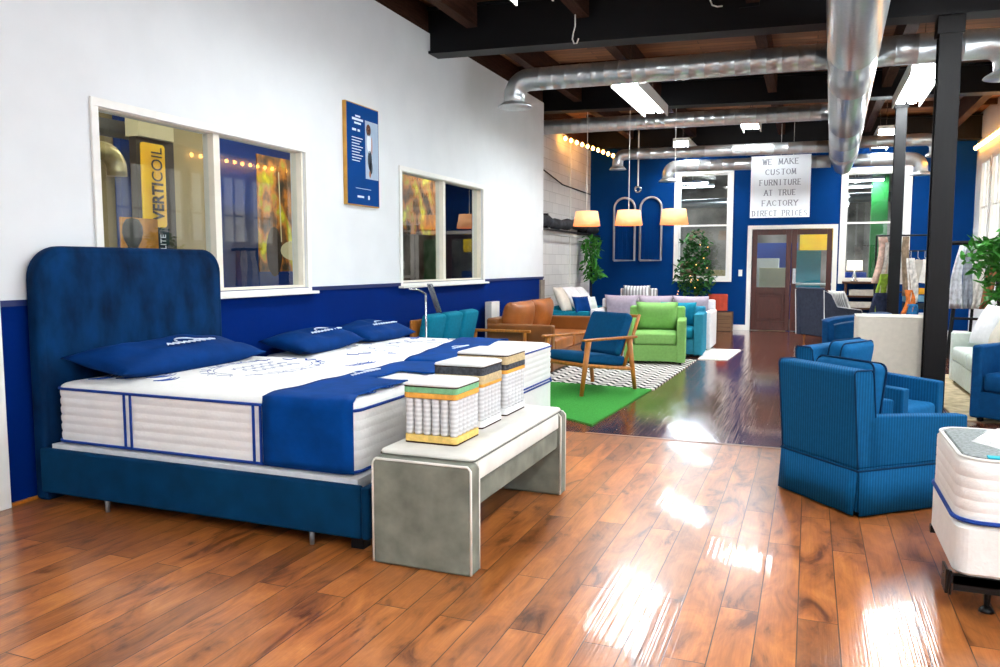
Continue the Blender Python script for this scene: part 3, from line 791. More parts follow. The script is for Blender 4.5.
# pillow on bed 1
def bed_pillow(loc, rot, w, d, h, lab, seed, group=None, lg=True):
    T = TR(); b = pillow(w, d, h, 22, 2.6, wr=.035, seed=seed)
    o = obj('pillow', b, 'pillow_blue', smooth=True); o.location = loc; o.rotation_euler = rot; tag(o, lab, 'pillow', group)
    if lg: logo(o, .08, .05, h/2*.93+.012, .3, PI/2)
    return o
bed_pillow((-3.87, 3.93, Z1+.105), (0, .16, .03), .50, 1.30, .19, 'blue pillow with small white logo leaning on the velvet headboard', 1)

# bed 2 : mattress on white box foundation
cx2, cy2 = -3.28, 6.24
fnd = thing('box_foundation', 'white box foundation under the farther mattress', 'foundation', (cx2, cy2, 0))
b = loft(B(), 1.94, 1.90, .06, [(.01, .0), (0, .01), (0, .27), (.01, .285)], n=5); obj('foundation_cover', b, 'knit', fnd, smooth=False)
pts = [(x, y, .275) for x, y in rrect(1.955, 1.915, .06, 5)]; pts.append(pts[0]); obj('piping', tube(B(), pts, .008, 8, cap=False), 'tape', fnd)
m2 = mattress('mattress', 1.95, 1.92, .286, .64, (cx2, cy2), 'white quilted mattress behind the velvet bed, on a white foundation', bands=[-.72, .20])
for k in range(26):
    random.seed(k+20); px_ = random.uniform(-.75, .1); py_ = random.uniform(-.8, .8); s = random.uniform(.04, .08)
    obj('embroidery', tube(B(), [(px_+s*math.cos(a), py_+s*.8*math.sin(a),   .6625) for a in [q*.4+k for q in range(11)]], .0035, 5), 'ink', m2)
th2 = throw(.662, -2.90, -2.42, cy2-.94, cy2+.94, .32, 'blue throw across the foot of the farther mattress', None, xr=.05, skew=-.35)
logo(th2, -2.84, 6.2, .676, .22, PI/2)
bed_pillow((-3.99, 5.66, .745), (.03, .14, 0), .48, .90, .18, 'dark blue pillow on the farther mattress, the nearer of two', 4)
bed_pillow((-3.99, 6.66, .745), (0, .16, 0), .48, .9, .17, 'dark blue pillow on the farther mattress, the farther of two', 9)

# ------------------------------------------------------------------ bench with coil samples
bn = thing('upholstered_bench', 'sage velvet waterfall bench with pale seat pad at foot of bed', 'bench', (-1.615, 3.80, 0))
for y0 in (-.72, .62):
    b = B(); loft(b, .51, .10, .02, [(.012, 0), (0, .012), (0, .48), (.01, .503), (.03, .512)], n=5, c=(0, y0+.05))
    obj('end_panel', b, 'bench', bn, smooth=False, bevel=.006)
    for yy in (y0+.004, y0+.096):
        pts = [(-.25, yy, .01), (-.25, yy, .487), (-.235, yy, .503), (.235, yy, .503), (.25, yy, .487), (.25, yy, .01)]
        obj('piping', tube(B(), pts, .006, 8), 'bench_light', bn, smooth=True)
obj('apron', bx(-.235, .235, -.62, .62, .29, .41), 'bench', bn, bevel=.02)
sp = obj('seat_pad', slab(.49, 1.236, .10, .03, .015, z=.412), 'bench_light', bn, smooth=True)
obj('pad_top', slab(.485, 1.34, .026, .03, .012, z=.512, crown=.003), 'bench_light', sp, smooth=True)
for z in (.42,):
    pts = [(x, y, z) for x, y in rrect(.492, 1.236, .03, 4)]; pts.append(pts[0]); obj('seam', tube(B(), pts, .0035, 6, cap=False), 'seam', sp)
for z in (.516,):
    pts = [(x, y, z) for x, y in rrect(.486, 1.34, .03, 4)]; pts.append(pts[0]); obj('seam', tube(B(), pts, .0035, 6, cap=False), 'seam', sp)

def coil_sample(x, y, rz, lab, layers, hc=.178, s=.28):
    t = thing('coil_sample', lab, 'sample', (x, y, .541), rz, 'cutaway mattress core samples on the bench')
    z = 0; h = s/2
    def layer(nm, m, hh, g=0): 
        nonlocal z
        b = slab(s+g, s+g, hh, .02, .004, z=z); obj(nm, b, m, t, smooth=False); z += hh
    layer('edging', 'edge_brown', .008)
    layer('base_foam', layers[0], .034)
    n = 6; r = s/n/2*.98; zc = z; 
    cm = None
    for i in range(n):
        for j in range(n):
            if 0 < i < n-1 and 0 < j < n-1: continue
            px_, py_ = -h+(i+.5)*s/n, -h+(j+.5)*s/n
            if cm is None:
                cm = obj('pocket_coil', lathe(B(), [(r*.75, 0), (r, .012), (r*.9, hc*.33), (r, hc*.5), (r*.9, hc*.7), (r, hc-.012), (r*.75, hc)], 10), 'coil', t, smooth=True)
                cm.location = (px_, py_, zc)
            else:
                c = cm.copy(); C.objects.link(c); c.parent = t; c.location = (px_, py_, zc)
    z += hc
    for nm, m, hh in layers[1:]: layer(nm, m, hh, .004)
    layer('edge_tape', 'edge_brown', .006, .008)
    b = B(); loft(b, s+.012, s+.012, .03, [(.004, z), (0, z+.004), (.004, z+.012), (.03, z+.020), (.08, z+.026)], n=5)
    obj('quilted_top', b, 'foam_white', t, smooth=True)
coil_sample(-1.665, 3.42, 0, 'nearest coil sample with green and orange foam layers, on the bench', ['foam_yellow', ('orange_foam', 'foam_orange', .026), ('green_foam', 'foam_green', .028)])
coil_sample(-1.70, 3.82, 0, 'middle coil sample with dark grey felt band, on the bench', ['foam_white', ('orange_foam', 'foam_orange', .016), ('tan_foam', 'foam_tan', .045), ('felt_layer', 'felt', .04)])
coil_sample(-1.725, 4.21, 0, 'farthest coil sample with tan layer above dark felt, on the bench', ['foam_white', ('orange_foam', 'foam_orange', .02), ('felt_layer', 'felt', .032), ('tan_foam', 'foam_tan', .045)], hc=.20, s=.31)

# ------------------------------------------------------------------ cutaway mattress at right
cw, cd = 1.5, .68
mx_, my_ = .575+cw/2, 3.47+cd/2
fr = thing('metal_bed_base', 'black metal bed frame under the cutaway mattress at right', 'bed frame', (mx_, my_, 0))
b = B(); box(b, -cw/2-.005, cw/2, -cd/2-.0, -cd/2+.035, .125, .16); box(b, -cw/2, cw/2, -cd/2, -cd/2+.004, .1, .16)
obj('rail', b, 'plywood', fr)
b = B(); box(b, -cw/2, cw/2, cd/2-.035, cd/2, .125, .16); obj('rail', b, 'plywood', fr)
for k in range(5):
    obj('cross_slat', bx(-cw/2+.1+k*.3, -cw/2+.14+k*.3, -cd/2+.036, cd/2-.036, .13, .155), 'plywood', fr)
for sy in (-1, 1):
    for px_ in (-cw/2+.14, cw/2-.2):
        l = obj('leg', tube(B(), [(px_, sy*(cd/2-.09), .13), (px_-.005, sy*(cd/2-.08), .02)], [.014, .011], 10), 'plywood', fr, smooth=True)
        obj('foot', tube(B(), [(px_-.005, sy*(cd/2-.08), 0), (px_-.005, sy*(cd/2-.08), .01), (px_-.005, sy*(cd/2-.08), .025)], [.03, .026, .012], 14), 'plywood', l, smooth=True)
b = B(); box(b, -cw/2-.03, -cw/2-.018, -cd/2-.01, -cd/2+.09, .085, .185); box(b, -cw/2-.018, -cw/2-.008, -cd/2-.02, -cd/2, .085, .185)
hp = obj('headboard_bracket', b, 'plywood', fr, bevel=.003)
for zz in (.1, .13, .16): obj('bolt', tube(B(), [(-cw/2-.034, -cd/2+.03, zz), (-cw/2-.03, -cd/2+.03, zz)], .006, 8), 'chrome', hp)
fd = thing('box_foundation', 'white foundation under the cutaway mattress at right edge', 'foundation', (mx_, my_, 0))
obj('foundation_cover', loft(B(), cw, cd, .06, [(.012, .162), (0, .175), (0, .355), (.01, .368)], n=6), 'knit', fd, smooth=False)
cm_ = thing('cutaway_mattress', 'white mattress with opened top showing grey fibre, at right edge', 'mattress', (mx_, my_, 0))
prof = [(.02, .37), (.0, .38)]
for k in range(5):
    a = .38+.225*k/5; s_ = .045; prof += [(.0014, a), (-.0, a+s_*.12), (-.0, a+s_*.88), (.0014, a+s_-.002)]
prof += [(.0, .612), (.01, .625), (.03, .632)]
obj('cover', loft(B(), cw, cd, .1, prof, n=8), 'knit', cm_, smooth=True)
pts = [(x, y, .385) for x, y in rrect(cw+.008, cd+.008, .1, 8)]; pts.append(pts[0]); obj('piping', tube(B(), pts, .009, 8, cap=False), 'tape', cm_)
pts = [(x, y, .634) for x, y in rrect(cw-.02, cd-.02, .1, 8)]; pts.append(pts[0]); obj('top_edge', tube(B(), pts, .006, 8, cap=False), 'trim', cm_)
obj('grey_fibre', loft(B(), cw-.05, cd-.05, .09, [(0, .631), (.004, .640), (.02, .642)], n=8), 'wool_grey', cm_)
b = B(); n = 40; vs = []; vt = []
for k in range(n):
    a = 2*PI*k/n; q = 1+.05*math.sin(k*2.3)+.04*math.sin(k*5.1)
    x = (cw/2-.09)*q*math.copysign(abs(math.cos(a))**.45, math.cos(a))+.06; y_ = (cd/2-.03)*q*math.copysign(abs(math.sin(a))**.45, math.sin(a))
    x = min(x, cw/2-.03); y_ = max(min(y_, cd/2-.03), -cd/2+.055)
    vs.append(b.verts.new((x, y_, .641))); vt.append(b.verts.new((x*.97, y_*.95, .657)))
for k in range(n): b.faces.new((vs[k], vs[(k+1) % n], vt[(k+1) % n], vt[k]))
b.faces.new(vt); obj('white_fibre', b, 'fluff', cm_, smooth=False)
obj('cyan_strip', bx(-cw/2+.1, cw/2-.05, -cd/2+.012, -cd/2+.05, .642, .648), 'cyan', cm_)

# ------------------------------------------------------------------ armchairs
def skirted(loc, rz, lab, w=.66, dp=.76, k=1.0, hb_=.82, ha=.64, fab='teal_fab'):
    """facing +Y local; origin at centre of the base"""
    t = thing('armchair', lab, 'armchair', loc, rz)
    hw, hd = w/2, dp/2
    # skirt: four flared panels with split corners
    sk = B(); zs = .26
    for (ax, ay, bx_, by_) in ((-hw, -hd, hw, -hd), (hw, -hd, hw, hd), (hw, hd, -hw, hd), (-hw, hd, -hw, -hd)):
        n = 8; A = Vector((ax, ay, 0)); Bv = Vector((bx_, by_, 0)); d_ = (Bv-A); nrm = Vector((d_.y, -d_.x, 0)).normalized()
        prev = None
        for i in range(n+1):
            p = A+d_*(i/n); q = p+nrm*(.022+.004*math.sin(i*1.7)); p1 = sk.verts.new((p.x+nrm.x*.006, p.y+nrm.y*.006, zs)); p2 = sk.verts.new((q.x, q.y, .012))
            if prev: sk.faces.new((prev[0], p1, p2, prev[1]))
            prev = (p1, p2)
    o = obj('skirt', sk, fab, t, smooth=True); s = o.modifiers.new('s', 'SOLIDIFY'); s.thickness = .008; s.offset = 0
    pts = [(x, y, zs) for x, y in ((-hw-.008, -hd-.008), (hw+.008, -hd-.008), (hw+.008, hd+.008), (-hw-.008, hd+.008), (-hw-.008, -hd-.008))]
    obj('skirt_piping', tube(B(), pts, .006, 6), 'piping_navy', t)
    obj('base', bx(-hw, hw, -hd, hd, .03, .27), fab, t)
    # back: slanted slab, thicker at bottom
    b = B(); y0 = -hd
    pr_ = [(y0, .27), (y0-.05, hb_-.02), (y0-.035, hb_), (y0+.07, hb_), (y0+.085, hb_-.02), (y0+.17, .27)]
    for x in (-hw, hw): pass
    l = [b.verts.new((-hw, yy, z)) for yy, z in pr_]; r_ = [b.verts.new((hw, yy, z)) for yy, z in pr_]
    b.faces.new(l); b.faces.new(r_)
    for i in range(6): b.faces.new((l[i], l[(i+1) % 6], r_[(i+1) % 6], r_[i]))
    obj('backrest', b, fab, t, bevel=.012)
    for x in (-hw, hw): obj('back_piping', tube(B(), [(x, y0, .27), (x, y0-.048, hb_-.015), (x, y0-.035, hb_), (x, y0+.07, hb_), (x, y0+.085, hb_-.02), (x, y0+.11, ha)], .005, 6), 'piping_navy', t)
    for sx in (-1, 1):
        b = B(); xa, xb = (hw-.085, hw) if sx > 0 else (-hw, -hw+.085)
        v = [b.verts.new(p) for p in ((xa, -hd+.06, .27), (xb, -hd+.06, .27), (xb, hd, .27), (xa, hd, .27), (xa, -hd+.06, ha+.01), (xb, -hd+.06, ha+.01), (xb, hd, ha-.03), (xa, hd, ha-.03))]
        for f in ((0, 1, 2, 3), (4, 7, 6, 5), (0, 4, 5, 1), (1, 5, 6, 2), (2, 6, 7, 3), (3, 7, 4, 0)): b.faces.new([v[i] for i in f])
        obj('armrest', b, fab, t, bevel=.012)
    obj('seat_cushion', slab(w-.18, dp-.17, .15, .04, .03, z=.275, T=TR((0, .08, 0)), crown=.012), 'teal_plain' if fab == 'teal_fab' else fab, t, smooth=True)
    T = TR((0, -hd+.19, .63), rx=PI/2-.14)
    b = B(); loft(b, w-.17, .42, .05, [(.04, -.075), (.01, -.06), (0, -.035), (0, .035), (.01, .06), (.04, .075), (.1, .09)], n=5, T=T)
    c = obj('back_cushion', b, 'teal_plain' if fab == 'teal_fab' else fab, t, smooth=True)
    for zz in (-.045, .045):
        pts = [T @ Vector((x, y, zz)) for x, y in rrect(w-.166, .424, .05, 4)]; pts.append(pts[0]); obj('cushion_piping', tube(B(), pts, .006, 6), 'piping_navy', c)
    return t
# AC1: back corners (-.15,5.13) left, (.24,4.64) right; facing (.78,.62)
def place(bl, br, dp):
    bl, br = Vector(bl), Vector(br); d_ = br-bl; w = d_.length; f = Vector((-d_.y, d_.x)).normalized()   # left->right, facing = rot +90
    c = (bl+br)/2+f*dp/2; return (c.x, c.y, 0), math.atan2(f.y, f.x)-PI/2, w
l, rz, w = place((-.11, 5.10), (.27, 4.66), .80)
skirted(l, rz, 'nearest blue striped armchair with skirt, seen from behind', w=w+.04, dp=.80, ha=.555)
l, rz, w = place((.28, 6.66), (-.04, 6.1), .74)
skirted(l, PI+rz if False else math.atan2(-.49, .87)-PI/2, 'blue striped armchair behind the nearest one, facing right', w=.64, dp=.74, hb_=.80, ha=.60)

# generic box armchair: facing +Y local
def boxchair(name, lab, loc, rz, w, dp, hb_, ha, fab, cush=None, arm=.12, seat=.42, pill=None, feet=True, cat='armchair', group=None, plump=.16, n_c=1, ch=0):
    t = thing(name, lab, cat, loc, rz, group); hw, hd = w/2, dp/2; cush = cush or fab
    obj('base', bx(-hw+.01, hw-.01, -hd+.02, hd-.015, .04, .27), fab, t, bevel=.012)
    obj('backrest', bx(-hw+.02, hw-.02, -hd, -hd+.16, .04, hb_), fab, t, bevel=.03)
    for s in (-1, 1):
        a, b_ = (hw-arm, hw) if s > 0 else (-hw, -hw+arm)
        obj('armrest', bx(a, b_, -hd+.01, hd, .03, ha), fab, t, bevel=.025)
    iw = w-2*arm-.01
    for k in range(n_c):
        xx = -iw/2+iw*(k+.5)/n_c
        obj('seat_cushion', slab(iw/n_c-.006, dp-.17, .16, .05, .03, z=.275, T=TR((xx, .08, 0)), crown=.015), cush, t, smooth=True)
        T = TR((xx, -hd+.25, .275+.16+(hb_+ch-.40)/2+.02), rx=PI/2-.2)
        obj('back_cushion', pillow(iw/n_c+.01, hb_+ch-.36, plump+.06, 14, 4, T=T), cush, t, smooth=True)
    if feet:
        for sx in (-1, 1):
            for sy in (-1, 1): obj('leg', bx(sx*(hw-.07)-.02, sx*(hw-.07)+.02, sy*(hd-.07)-.02, sy*(hd-.07)+.02, 0, .04), 'black', t)
    return t
boxchair('armchair', 'lime green armchair with square arms on the patterned rug', (-2.03, 11.2, .011), PI+.13, .84, .82, .78, .62, 'green_fab', plump=.2)
tc_ = boxchair('armchair', 'light teal armchair directly behind the green armchair', (-1.90, 12.30, .0), PI+.05, .84, .8, .74, .66, 'tealbox', cush='tealbright', arm=.14)

# grey and white sectional facing the camera
boxchair('sofa', 'white sofa with three lilac grey back cushions behind the green armchair', (-2.46, 13.32, 0), PI, 2.0, .9, .80, .64, 'white_fab', cush='lilac', n_c=3, cat='sofa', arm=.1, plump=.22)
# striped cushion chair behind it
boxchair('armchair', 'white and grey striped armchair behind the lilac cushioned sofa', (-3.2, 15.4, 0), PI, .78, .7, .92, .55, stripes(mat('stripe_fabric', '#e6e6e6', .85), 5, .35, 'X'), cush=stripes(mat('stripe_fabric_cushion', '#ececec', .85), 5, .4, 'X'), cat='armchair')

# brown leather sofa, back to the wall, faces +x
boxchair('sofa', 'tan leather sofa with boxy arms against the blue wainscot', (-3.46, 10.33, 0), -PI/2, 1.95, .92, .70, .63, 'leather_box', cush='leather', n_c=2, cat='sofa', arm=.11, plump=.22, ch=.14)
bm = slab(.12, .5, .02, .02, .006); 
o = obj('white_board', bx(-4.2, -4.1, 10.0, 10.3, 0, .88), 'trim', bevel=.004); tag(o, 'white panel standing between the leather sofa and blue wall', 'panel')

# teal wood-framed sofa, against wall
ts = thing('sofa', 'teal channel cushioned sofa with wood frame behind the farther bed', 'sofa', (-3.70, 8.52, -.03), -PI/2)
# local: facing +Y; local X: along wall. -PI/2: local +Y -> world +X ; local +X -> world -Y
for sx in (-1, 1):
    a = sx*.78
    obj('armrest', bx(a-.03, a+.03, -.42, .42, .56, .595), 'walnut', ts, bevel=.01)
    for yy in (-.36, .36): obj('leg', tube(B(), [(a, yy, 0), (a, yy*.95, .56)], [.018, .025], 10), 'walnut', ts, smooth=True)
obj('seat_frame', bx(-.76, .76, -.36, .38, .24, .29), 'walnut', ts, bevel=.01)
obj('back_frame', bx(-.76, .76, -.485, -.455, .3, .80), 'walnut', ts, bevel=.01)
for k in range(3):
    xx = -.48+.48*k
    obj('seat_cushion', slab(.47, .7, .13, .04, .03, z=.292, T=TR((xx, .02, 0))), 'teal_sofa', ts, smooth=True)
    b = slab(.44, .44, .12, .05, .03, T=TR((xx, -.29, .63), rx=PI/2-.22)); obj('back_cushion', b, 'teal_sofa', ts, smooth=True)
o = obj('price_card', bx(-3.86, -3.84, 7.62, 7.9, .80, .93), 'print_white'); 
bpy.data.objects.remove(o)

# angled stand lamp / bracket behind the mattress
st = thing('sign_stand', 'slim chrome stand with tilted plate beside the teal sofa', 'stand', (-3.76, 7.34, 0))
obj('pole', tube(B(), [(0, 0, .01), (0, 0, 1.09)], .011, 10), 'chrome', st, smooth=True)
obj('top_arm', tube(B(), [(0, 0, 1.09), (-.04, -.10, 1.14), (-.06, -.26, 1.15)], .009, 8), 'chrome', st, smooth=True)
obj('base', lathe(B(), [(.12, 0), (.12, .012), (.02, .02)], 20), 'chrome', st, smooth=True)
obj('plate', box(B(), -.03, .03, -.19, .19, -.007, .007, T=TR((0.04, 0.12, 1.04), rx=-.95)), 'chrome', st)

# wooden lounge chair with blue cushions
def lounge(loc, rz):
    t = thing('lounge_chair', 'mid-century wooden lounge chair with blue cushions on green turf rug', 'chair', loc, rz)
    hw, hd = .33, .37
    for s in (-1, 1):
        x = s*hw
        obj('front_leg', tube(B(), [(x*1.04, hd+.05, 0), (x, hd-.06, .585)], [.022, .034], 12), 'walnut', t, smooth=True)
        obj('rear_leg', tube(B(), [(x*1.04, -hd-.02, 0), (x, -hd+.07, .585)], [.022, .034], 12), 'walnut', t, smooth=True)
        b = B(); box(b, x-.032, x+.032, -hd-.04, hd+.02, .585, .612); obj('armrest', b, 'walnut', t, bevel=.012)
        obj('side_rail', tube(B(), [(x, -hd+.02, .24), (x, hd-.02, .33)], .02, 8), 'walnut', t)
        obj('back_post', tube(B(), [(x*.9, -hd+.12, .25), (x*.9, -hd-.12, .84)], .019, 10), 'walnut', t, smooth=True)
    obj('front_rail', tube(B(), [(-hw, hd-.03, .325), (hw, hd-.03, .325)], .022, 8), 'walnut', t)
    obj('rear_rail', tube(B(), [(-hw, -hd+.04, .245), (hw, -hd+.04, .245)], .022, 8), 'walnut', t)
    obj('top_rail', tube(B(), [(-hw*.9, -hd-.11, .82), (hw*.9, -hd-.11, .82)], .018, 8), 'walnut', t)
    for k in range(4): obj('back_slat', tube(B(), [(-.2+.133*k, -hd+.09, .28), (-.2+.133*k, -hd-.11, .82)], .011, 8), 'walnut', t)
    obj('seat_cushion', slab(.58, .66, .11, .05, .03, T=TR((0, .03, .31), rx=.12), crown=.01), 'chair_blue', t, smooth=True)
    obj('back_cushion', slab(.60, .50, .11, .05, .035, T=TR((0, -hd+.10, .62), rx=PI/2+.42-.0) @ TR((0, 0, -.06))), 'chair_blue', t, smooth=True)
    return t
f = Vector((-.53, -.85)); side = Vector((-.85, .53))
c = Vector((-1.985, 8.23))+side*.34
lounge((c.x, c.y, 0), math.atan2(f.y, f.x)-PI/2)

# ------------------------------------------------------------------ rugs
def flat(name, pts, z, m, lab, cat='rug', kind=None):
    b = B(); lo = [b.verts.new((x, y, 0.0005)) for x, y in pts]; hi = [b.verts.new((x, y, z)) for x, y in pts]
    b.faces.new(lo); b.faces.new(hi)
    for i in range(len(pts)): b.faces.new((lo[i], lo[(i+1) % len(pts)], hi[(i+1) % len(pts)], hi[i]))
    o = obj(name, b, m); tag(o, lab, cat); return o
flat('rug', [(-1.72, 6.5), (-1.6, 8.62), (-3.0, 8.75), (-3.35, 7.6), (-2.5, 7.3), (-2.25, 6.88)], .012, 'turf', 'bright green turf rug under the wooden lounge chair')
flat('rug', [(-3.3, 8.78), (-1.58, 8.66), (-1.50, 11.6), (-3.2, 11.7)], .01, 'zigzag', 'black and white chevron rug in front of the green armchair')
flat('rug', [(-1.5, 11.7), (-1.08, 11.75), (-1.0, 13.2), (-3.0, 13.2), (-3.0, 12.2), (-1.5, 12.2)], .012, 'white_rug', 'white rug beside the light teal armchair')
flat('rug', [(1.28, 7.95), (2.85, 7.95), (2.85, 11.2), (1.2, 11.2)], .01, 'beige_rug', 'beige mottled rug under the pale sofa at right')
struct('trim_8', bx(-1.7, .6, 6.18, 6.22, 0.0003, .004), mat('floor_strip', '#8a6a58', .3, var=.1))

# daybed with white pillows, far left
db = boxchair('sofa', 'teal sofa heaped with white pillows below the painted block wall', (-3.96, 13.85, 0), -PI/2, 1.9, .95, .60, .60, 'tealbright', n_c=2, cat='sofa', arm=.1, plump=.1)
def loose(loc, rot, w, h, th_, m, lab, name='throw_pillow', cat='pillow', group=None):
    o = obj(name, pillow(w, h, th_, 14, 2.6, wr=.01), m, smooth=True); o.location = loc; o.rotation_euler = rot; tag(o, lab, cat, group); return o
loose((-4.05, 13.2, .78), (0, PI/2-.45, 0), .5, .46, .17, 'cream_fab', 'cream pillow, leftmost on the teal sofa by the block wall')
loose((-4.0, 13.76, .79), (0, PI/2-.6, 0), .5, .62, .18, 'white_fab', 'large white pillow on the teal sofa by the block wall')
loose((-4.0, 14.38, .77), (0, PI/2-.6, 0), .5, .58, .18, 'white_fab', 'large white pillow nearest the blue back wall, on the teal sofa')
loose((-3.66, 13.05, .71), (0, PI/2-.4, -.6), .3, .36, .1, 'pillow_blue', 'small navy pillow in front of the white pillows')
loose((-3.62, 13.42, .70), (0, PI/2-.4, -.6), .28, .34, .1, 'mint_fab', 'small pale pillow beside the small navy pillow')

# ------------------------------------------------------------------ right-hand group behind the armchairs
o = thing('upholstered_block', 'tall cream upholstered block standing behind the blue armchairs', 'block', (.84, 9.1, 0))
obj('body', loft(B(), .74, .5, .03, [(.02, .0), (0, .02), (0, .84), (.008, .86), (.03, .868)], n=5), 'cream_fab', o)
obj('piping', tube(B(), [(x, y, .862) for x, y in rrect(.735, .495, .03, 4)]+[(.3675, .2175, .862)], .005, 6), 'trim', o)
def tub(lab, loc, rz, fab, m_in, r=.4, h=.74, trimm='slate_light', side=None, seat_h=.42):
    t = thing('tub_chair', lab, 'armchair', loc, rz); n = 28
    b = B(); rows = []
    for i in range(n+1):
        a = -PI*.16+PI*1.32*i/n; a2 = a+PI           # opening toward +Y
        hh = h-.12*(abs(i-n/2)/(n/2))**2
        co, si = math.cos(a2), math.sin(a2)
        ex = lambda q: math.copysign(abs(q)**.7, q)
        rows.append([b.verts.new(p) for p in ((r*ex(co), r*ex(si), .05), (r*1.03*ex(co), r*1.03*ex(si), hh), ((r-.09)*ex(co), (r-.09)*ex(si), hh-.01), ((r-.1)*ex(co), (r-.1)*ex(si), .05))])
    for i in range(n):
        for k in range(4): b.faces.new((rows[i][k], rows[i+1][k], rows[i+1][(k+1) % 4], rows[i][(k+1) % 4]))
    b.faces.new(rows[0]); b.faces.new(rows[-1])
    obj('shell', b, fab, t, bevel=.015)
    pts = [(v.x, v.y, v.z) for v in []]
    pp = []
    for i in range(n+1):
        a2 = -PI*.16+PI*1.32*i/n+PI; hh = h-.12*(abs(i-n/2)/(n/2))**2; ex = lambda q: math.copysign(abs(q)**.7, q)
        pp.append((r*1.03*ex(math.cos(a2)), r*1.03*ex(math.sin(a2)), hh+.004))
    obj('piping', tube(B(), pp, .008, 6), trimm, t)
    obj('base', loft(B(), 2*r-.2, 2*r-.16, .15, [(0, .06), (0, .26)], n=5), fab, t)
    obj('seat_cushion', slab(2*r-.22, 2*r-.14, .15, .12, .03, z=.262, crown=.01), m_in, t, smooth=True)
    for sx in (-1, 1):
        for sy in (-1, 1): obj('leg', tube(B(), [(sx*.22, sy*.22, 0), (sx*.22, sy*.22, .06)], .018, 8), 'black', t)
    return t
tub('blue velvet tub chair with pale piping beside the cream block', (.47, 10.2, 0), PI*.55, 'blue_tub', 'blue_tub', r=.41, h=.82)
# wing chair with striped pillow
wc = thing('wing_chair', 'dark slate armchair with pale piping in front of the double door', 'armchair', (.36, 15.25, 0), -PI*.30)
obj('base', bx(-.36, .36, -.36, .36, .12, .36), 'slate', wc, bevel=.02)
b = B(); pr_ = [(-.36, .12), (-.42, .80), (-.46, .98), (-.40, 1.0), (-.33, .92), (-.22, .36)]
l = [b.verts.new((-.36, y, z)) for y, z in pr_]; r_ = [b.verts.new((.36, y, z)) for y, z in pr_]; b.faces.new(l); b.faces.new(r_)
for i in range(6): b.faces.new((l[i], l[(i+1) % 6], r_[(i+1) % 6], r_[i]))
obj('backrest', b, 'slate', wc, bevel=.02)
for s in (-1, 1):
    b = B(); pr2 = [(-.40, .12), (-.44, .95), (-.28, .88), (-.15, .66), (.33, .60), (.36, .56), (.36, .12)]
    l = [b.verts.new((s*.36-.04, y, z)) for y, z in pr2]; r_ = [b.verts.new((s*.36+.04, y, z)) for y, z in pr2]; b.faces.new(l); b.faces.new(r_)
    for i in range(7): b.faces.new((l[i], l[(i+1) % 7], r_[(i+1) % 7], r_[i]))
    obj('wing_arm', b, 'slate', wc, bevel=.02)
    obj('piping', tube(B(), [(s*.405, y, z) for y, z in pr2[:6]], .007, 6), 'white_fab', wc)
    for yy in (-.3, .3): obj('leg', tube(B(), [(s*.3, yy, 0), (s*.3, yy, .12)], [.014, .022], 8), 'walnut', wc)
obj('seat_cushion', slab(.64, .62, .13, .05, .03, z=.362, T=TR((0, .06, 0))), 'slate', wc, smooth=True)
loose((.52, 15.34, .74), (0, 1.15, PI*.2), .42, .46, .14, stripes(mat('striped_pillow', '#dcdad6', .85), 8, .45, 'Y'), 'striped white pillow on the dark slate armchair')

# pale sofa at right, faces -x ; back at right
boxchair('sofa', 'pale mint white sofa on the beige rug at the right edge', (2.04, 9.55, .011), PI/2, 1.95, .92, .80, .60, 'mint_fab', n_c=2, cat='sofa', arm=.12, plump=.16)
loose((1.90, 10.12, .72), (0, 1.15, PI+.3), .5, .5, .16, 'white_fab', 'white pillow on the pale sofa, the farther of two')
loose((1.92, 9.45, .72), (0, 1.1, PI), .5, .5, .16, 'cream_fab', 'cream pillow on the pale sofa, the nearer of two')
# right blue tub with rust wood side
rt = boxchair('armchair', 'royal blue armchair with rust wood side at the right edge', (1.91, 8.0, .011), PI*.80, .80, .78, .74, .68, 'blue_tub', arm=.09)
obj('wood_trim', bx(-.40, -.31, .376, .392, .05, .66), 'rust', rt, bevel=.004)
obj('wood_panel', bx(-.418, -.403, -.34, .37, .05, .62), 'rust', rt, bevel=.004)

# ------------------------------------------------------------------ plants
def leaves(b, c, R, n, size, seed, flat_=.9, zsq=1.0, hang=0):
    rnd = random.Random(seed)
    for k in range(n):
        while True:
            p = Vector((rnd.uniform(-1, 1), rnd.uniform(-1, 1), rnd.uniform(-1, 1)))
            if .25 < p.length < 1: break
        p = Vector((p.x*R[0], p.y*R[1], p.z*R[2]))+Vector(c)
        s = size*rnd.uniform(.6, 1.25); T = TR(p, rx=rnd.uniform(-.9, .9), ry=rnd.uniform(-.9, .9)+hang, rz=rnd.uniform(0, 6.3))
        pts = [(0, 0, 0), (s*.3, s*.22, .01), (s*.75, s*.17, .0), (s*1.05, 0, -.04*s), (s*.75, -s*.17, 0), (s*.3, -s*.22, .01)]
        vs = [b.verts.new(T @ Vector(q)) for q in pts]; mid_ = b.verts.new(T @ Vector((s*.5, 0, -.05*s)))
        for i in range(6): b.faces.new((vs[i], vs[(i+1) % 6], mid_))
    return b
def pot(r, h): return lathe(B(), [(r*.7, 0), (r*.75, .01), (r, h), (r*1.06, h), (r*1.06, h-.03), (r*.92, h-.03), (r*.9, h-.05)], 20)
pl = thing('potted_tree', 'leafy potted ficus tree with tiny lights in front of left back window', 'plant', (-2.24, 16.75, 0))
obj('pot', pot(.2, .32), 'dark_shelf', pl, smooth=True)
obj('trunk', tube(B(), [(0, 0, .25), (.03, .02, .8), (-.03, 0, 1.5)], [.03, .025, .012], 8), 'bark', pl)
b = B(); leaves(b, (.0, 0, 1.7), (.30, .25, .45), 260, .13, 5); leaves(b, (0, -.05, 1.15), (.42, .32, .45), 480, .13, 6); obj('foliage', b, 'leaf', pl)
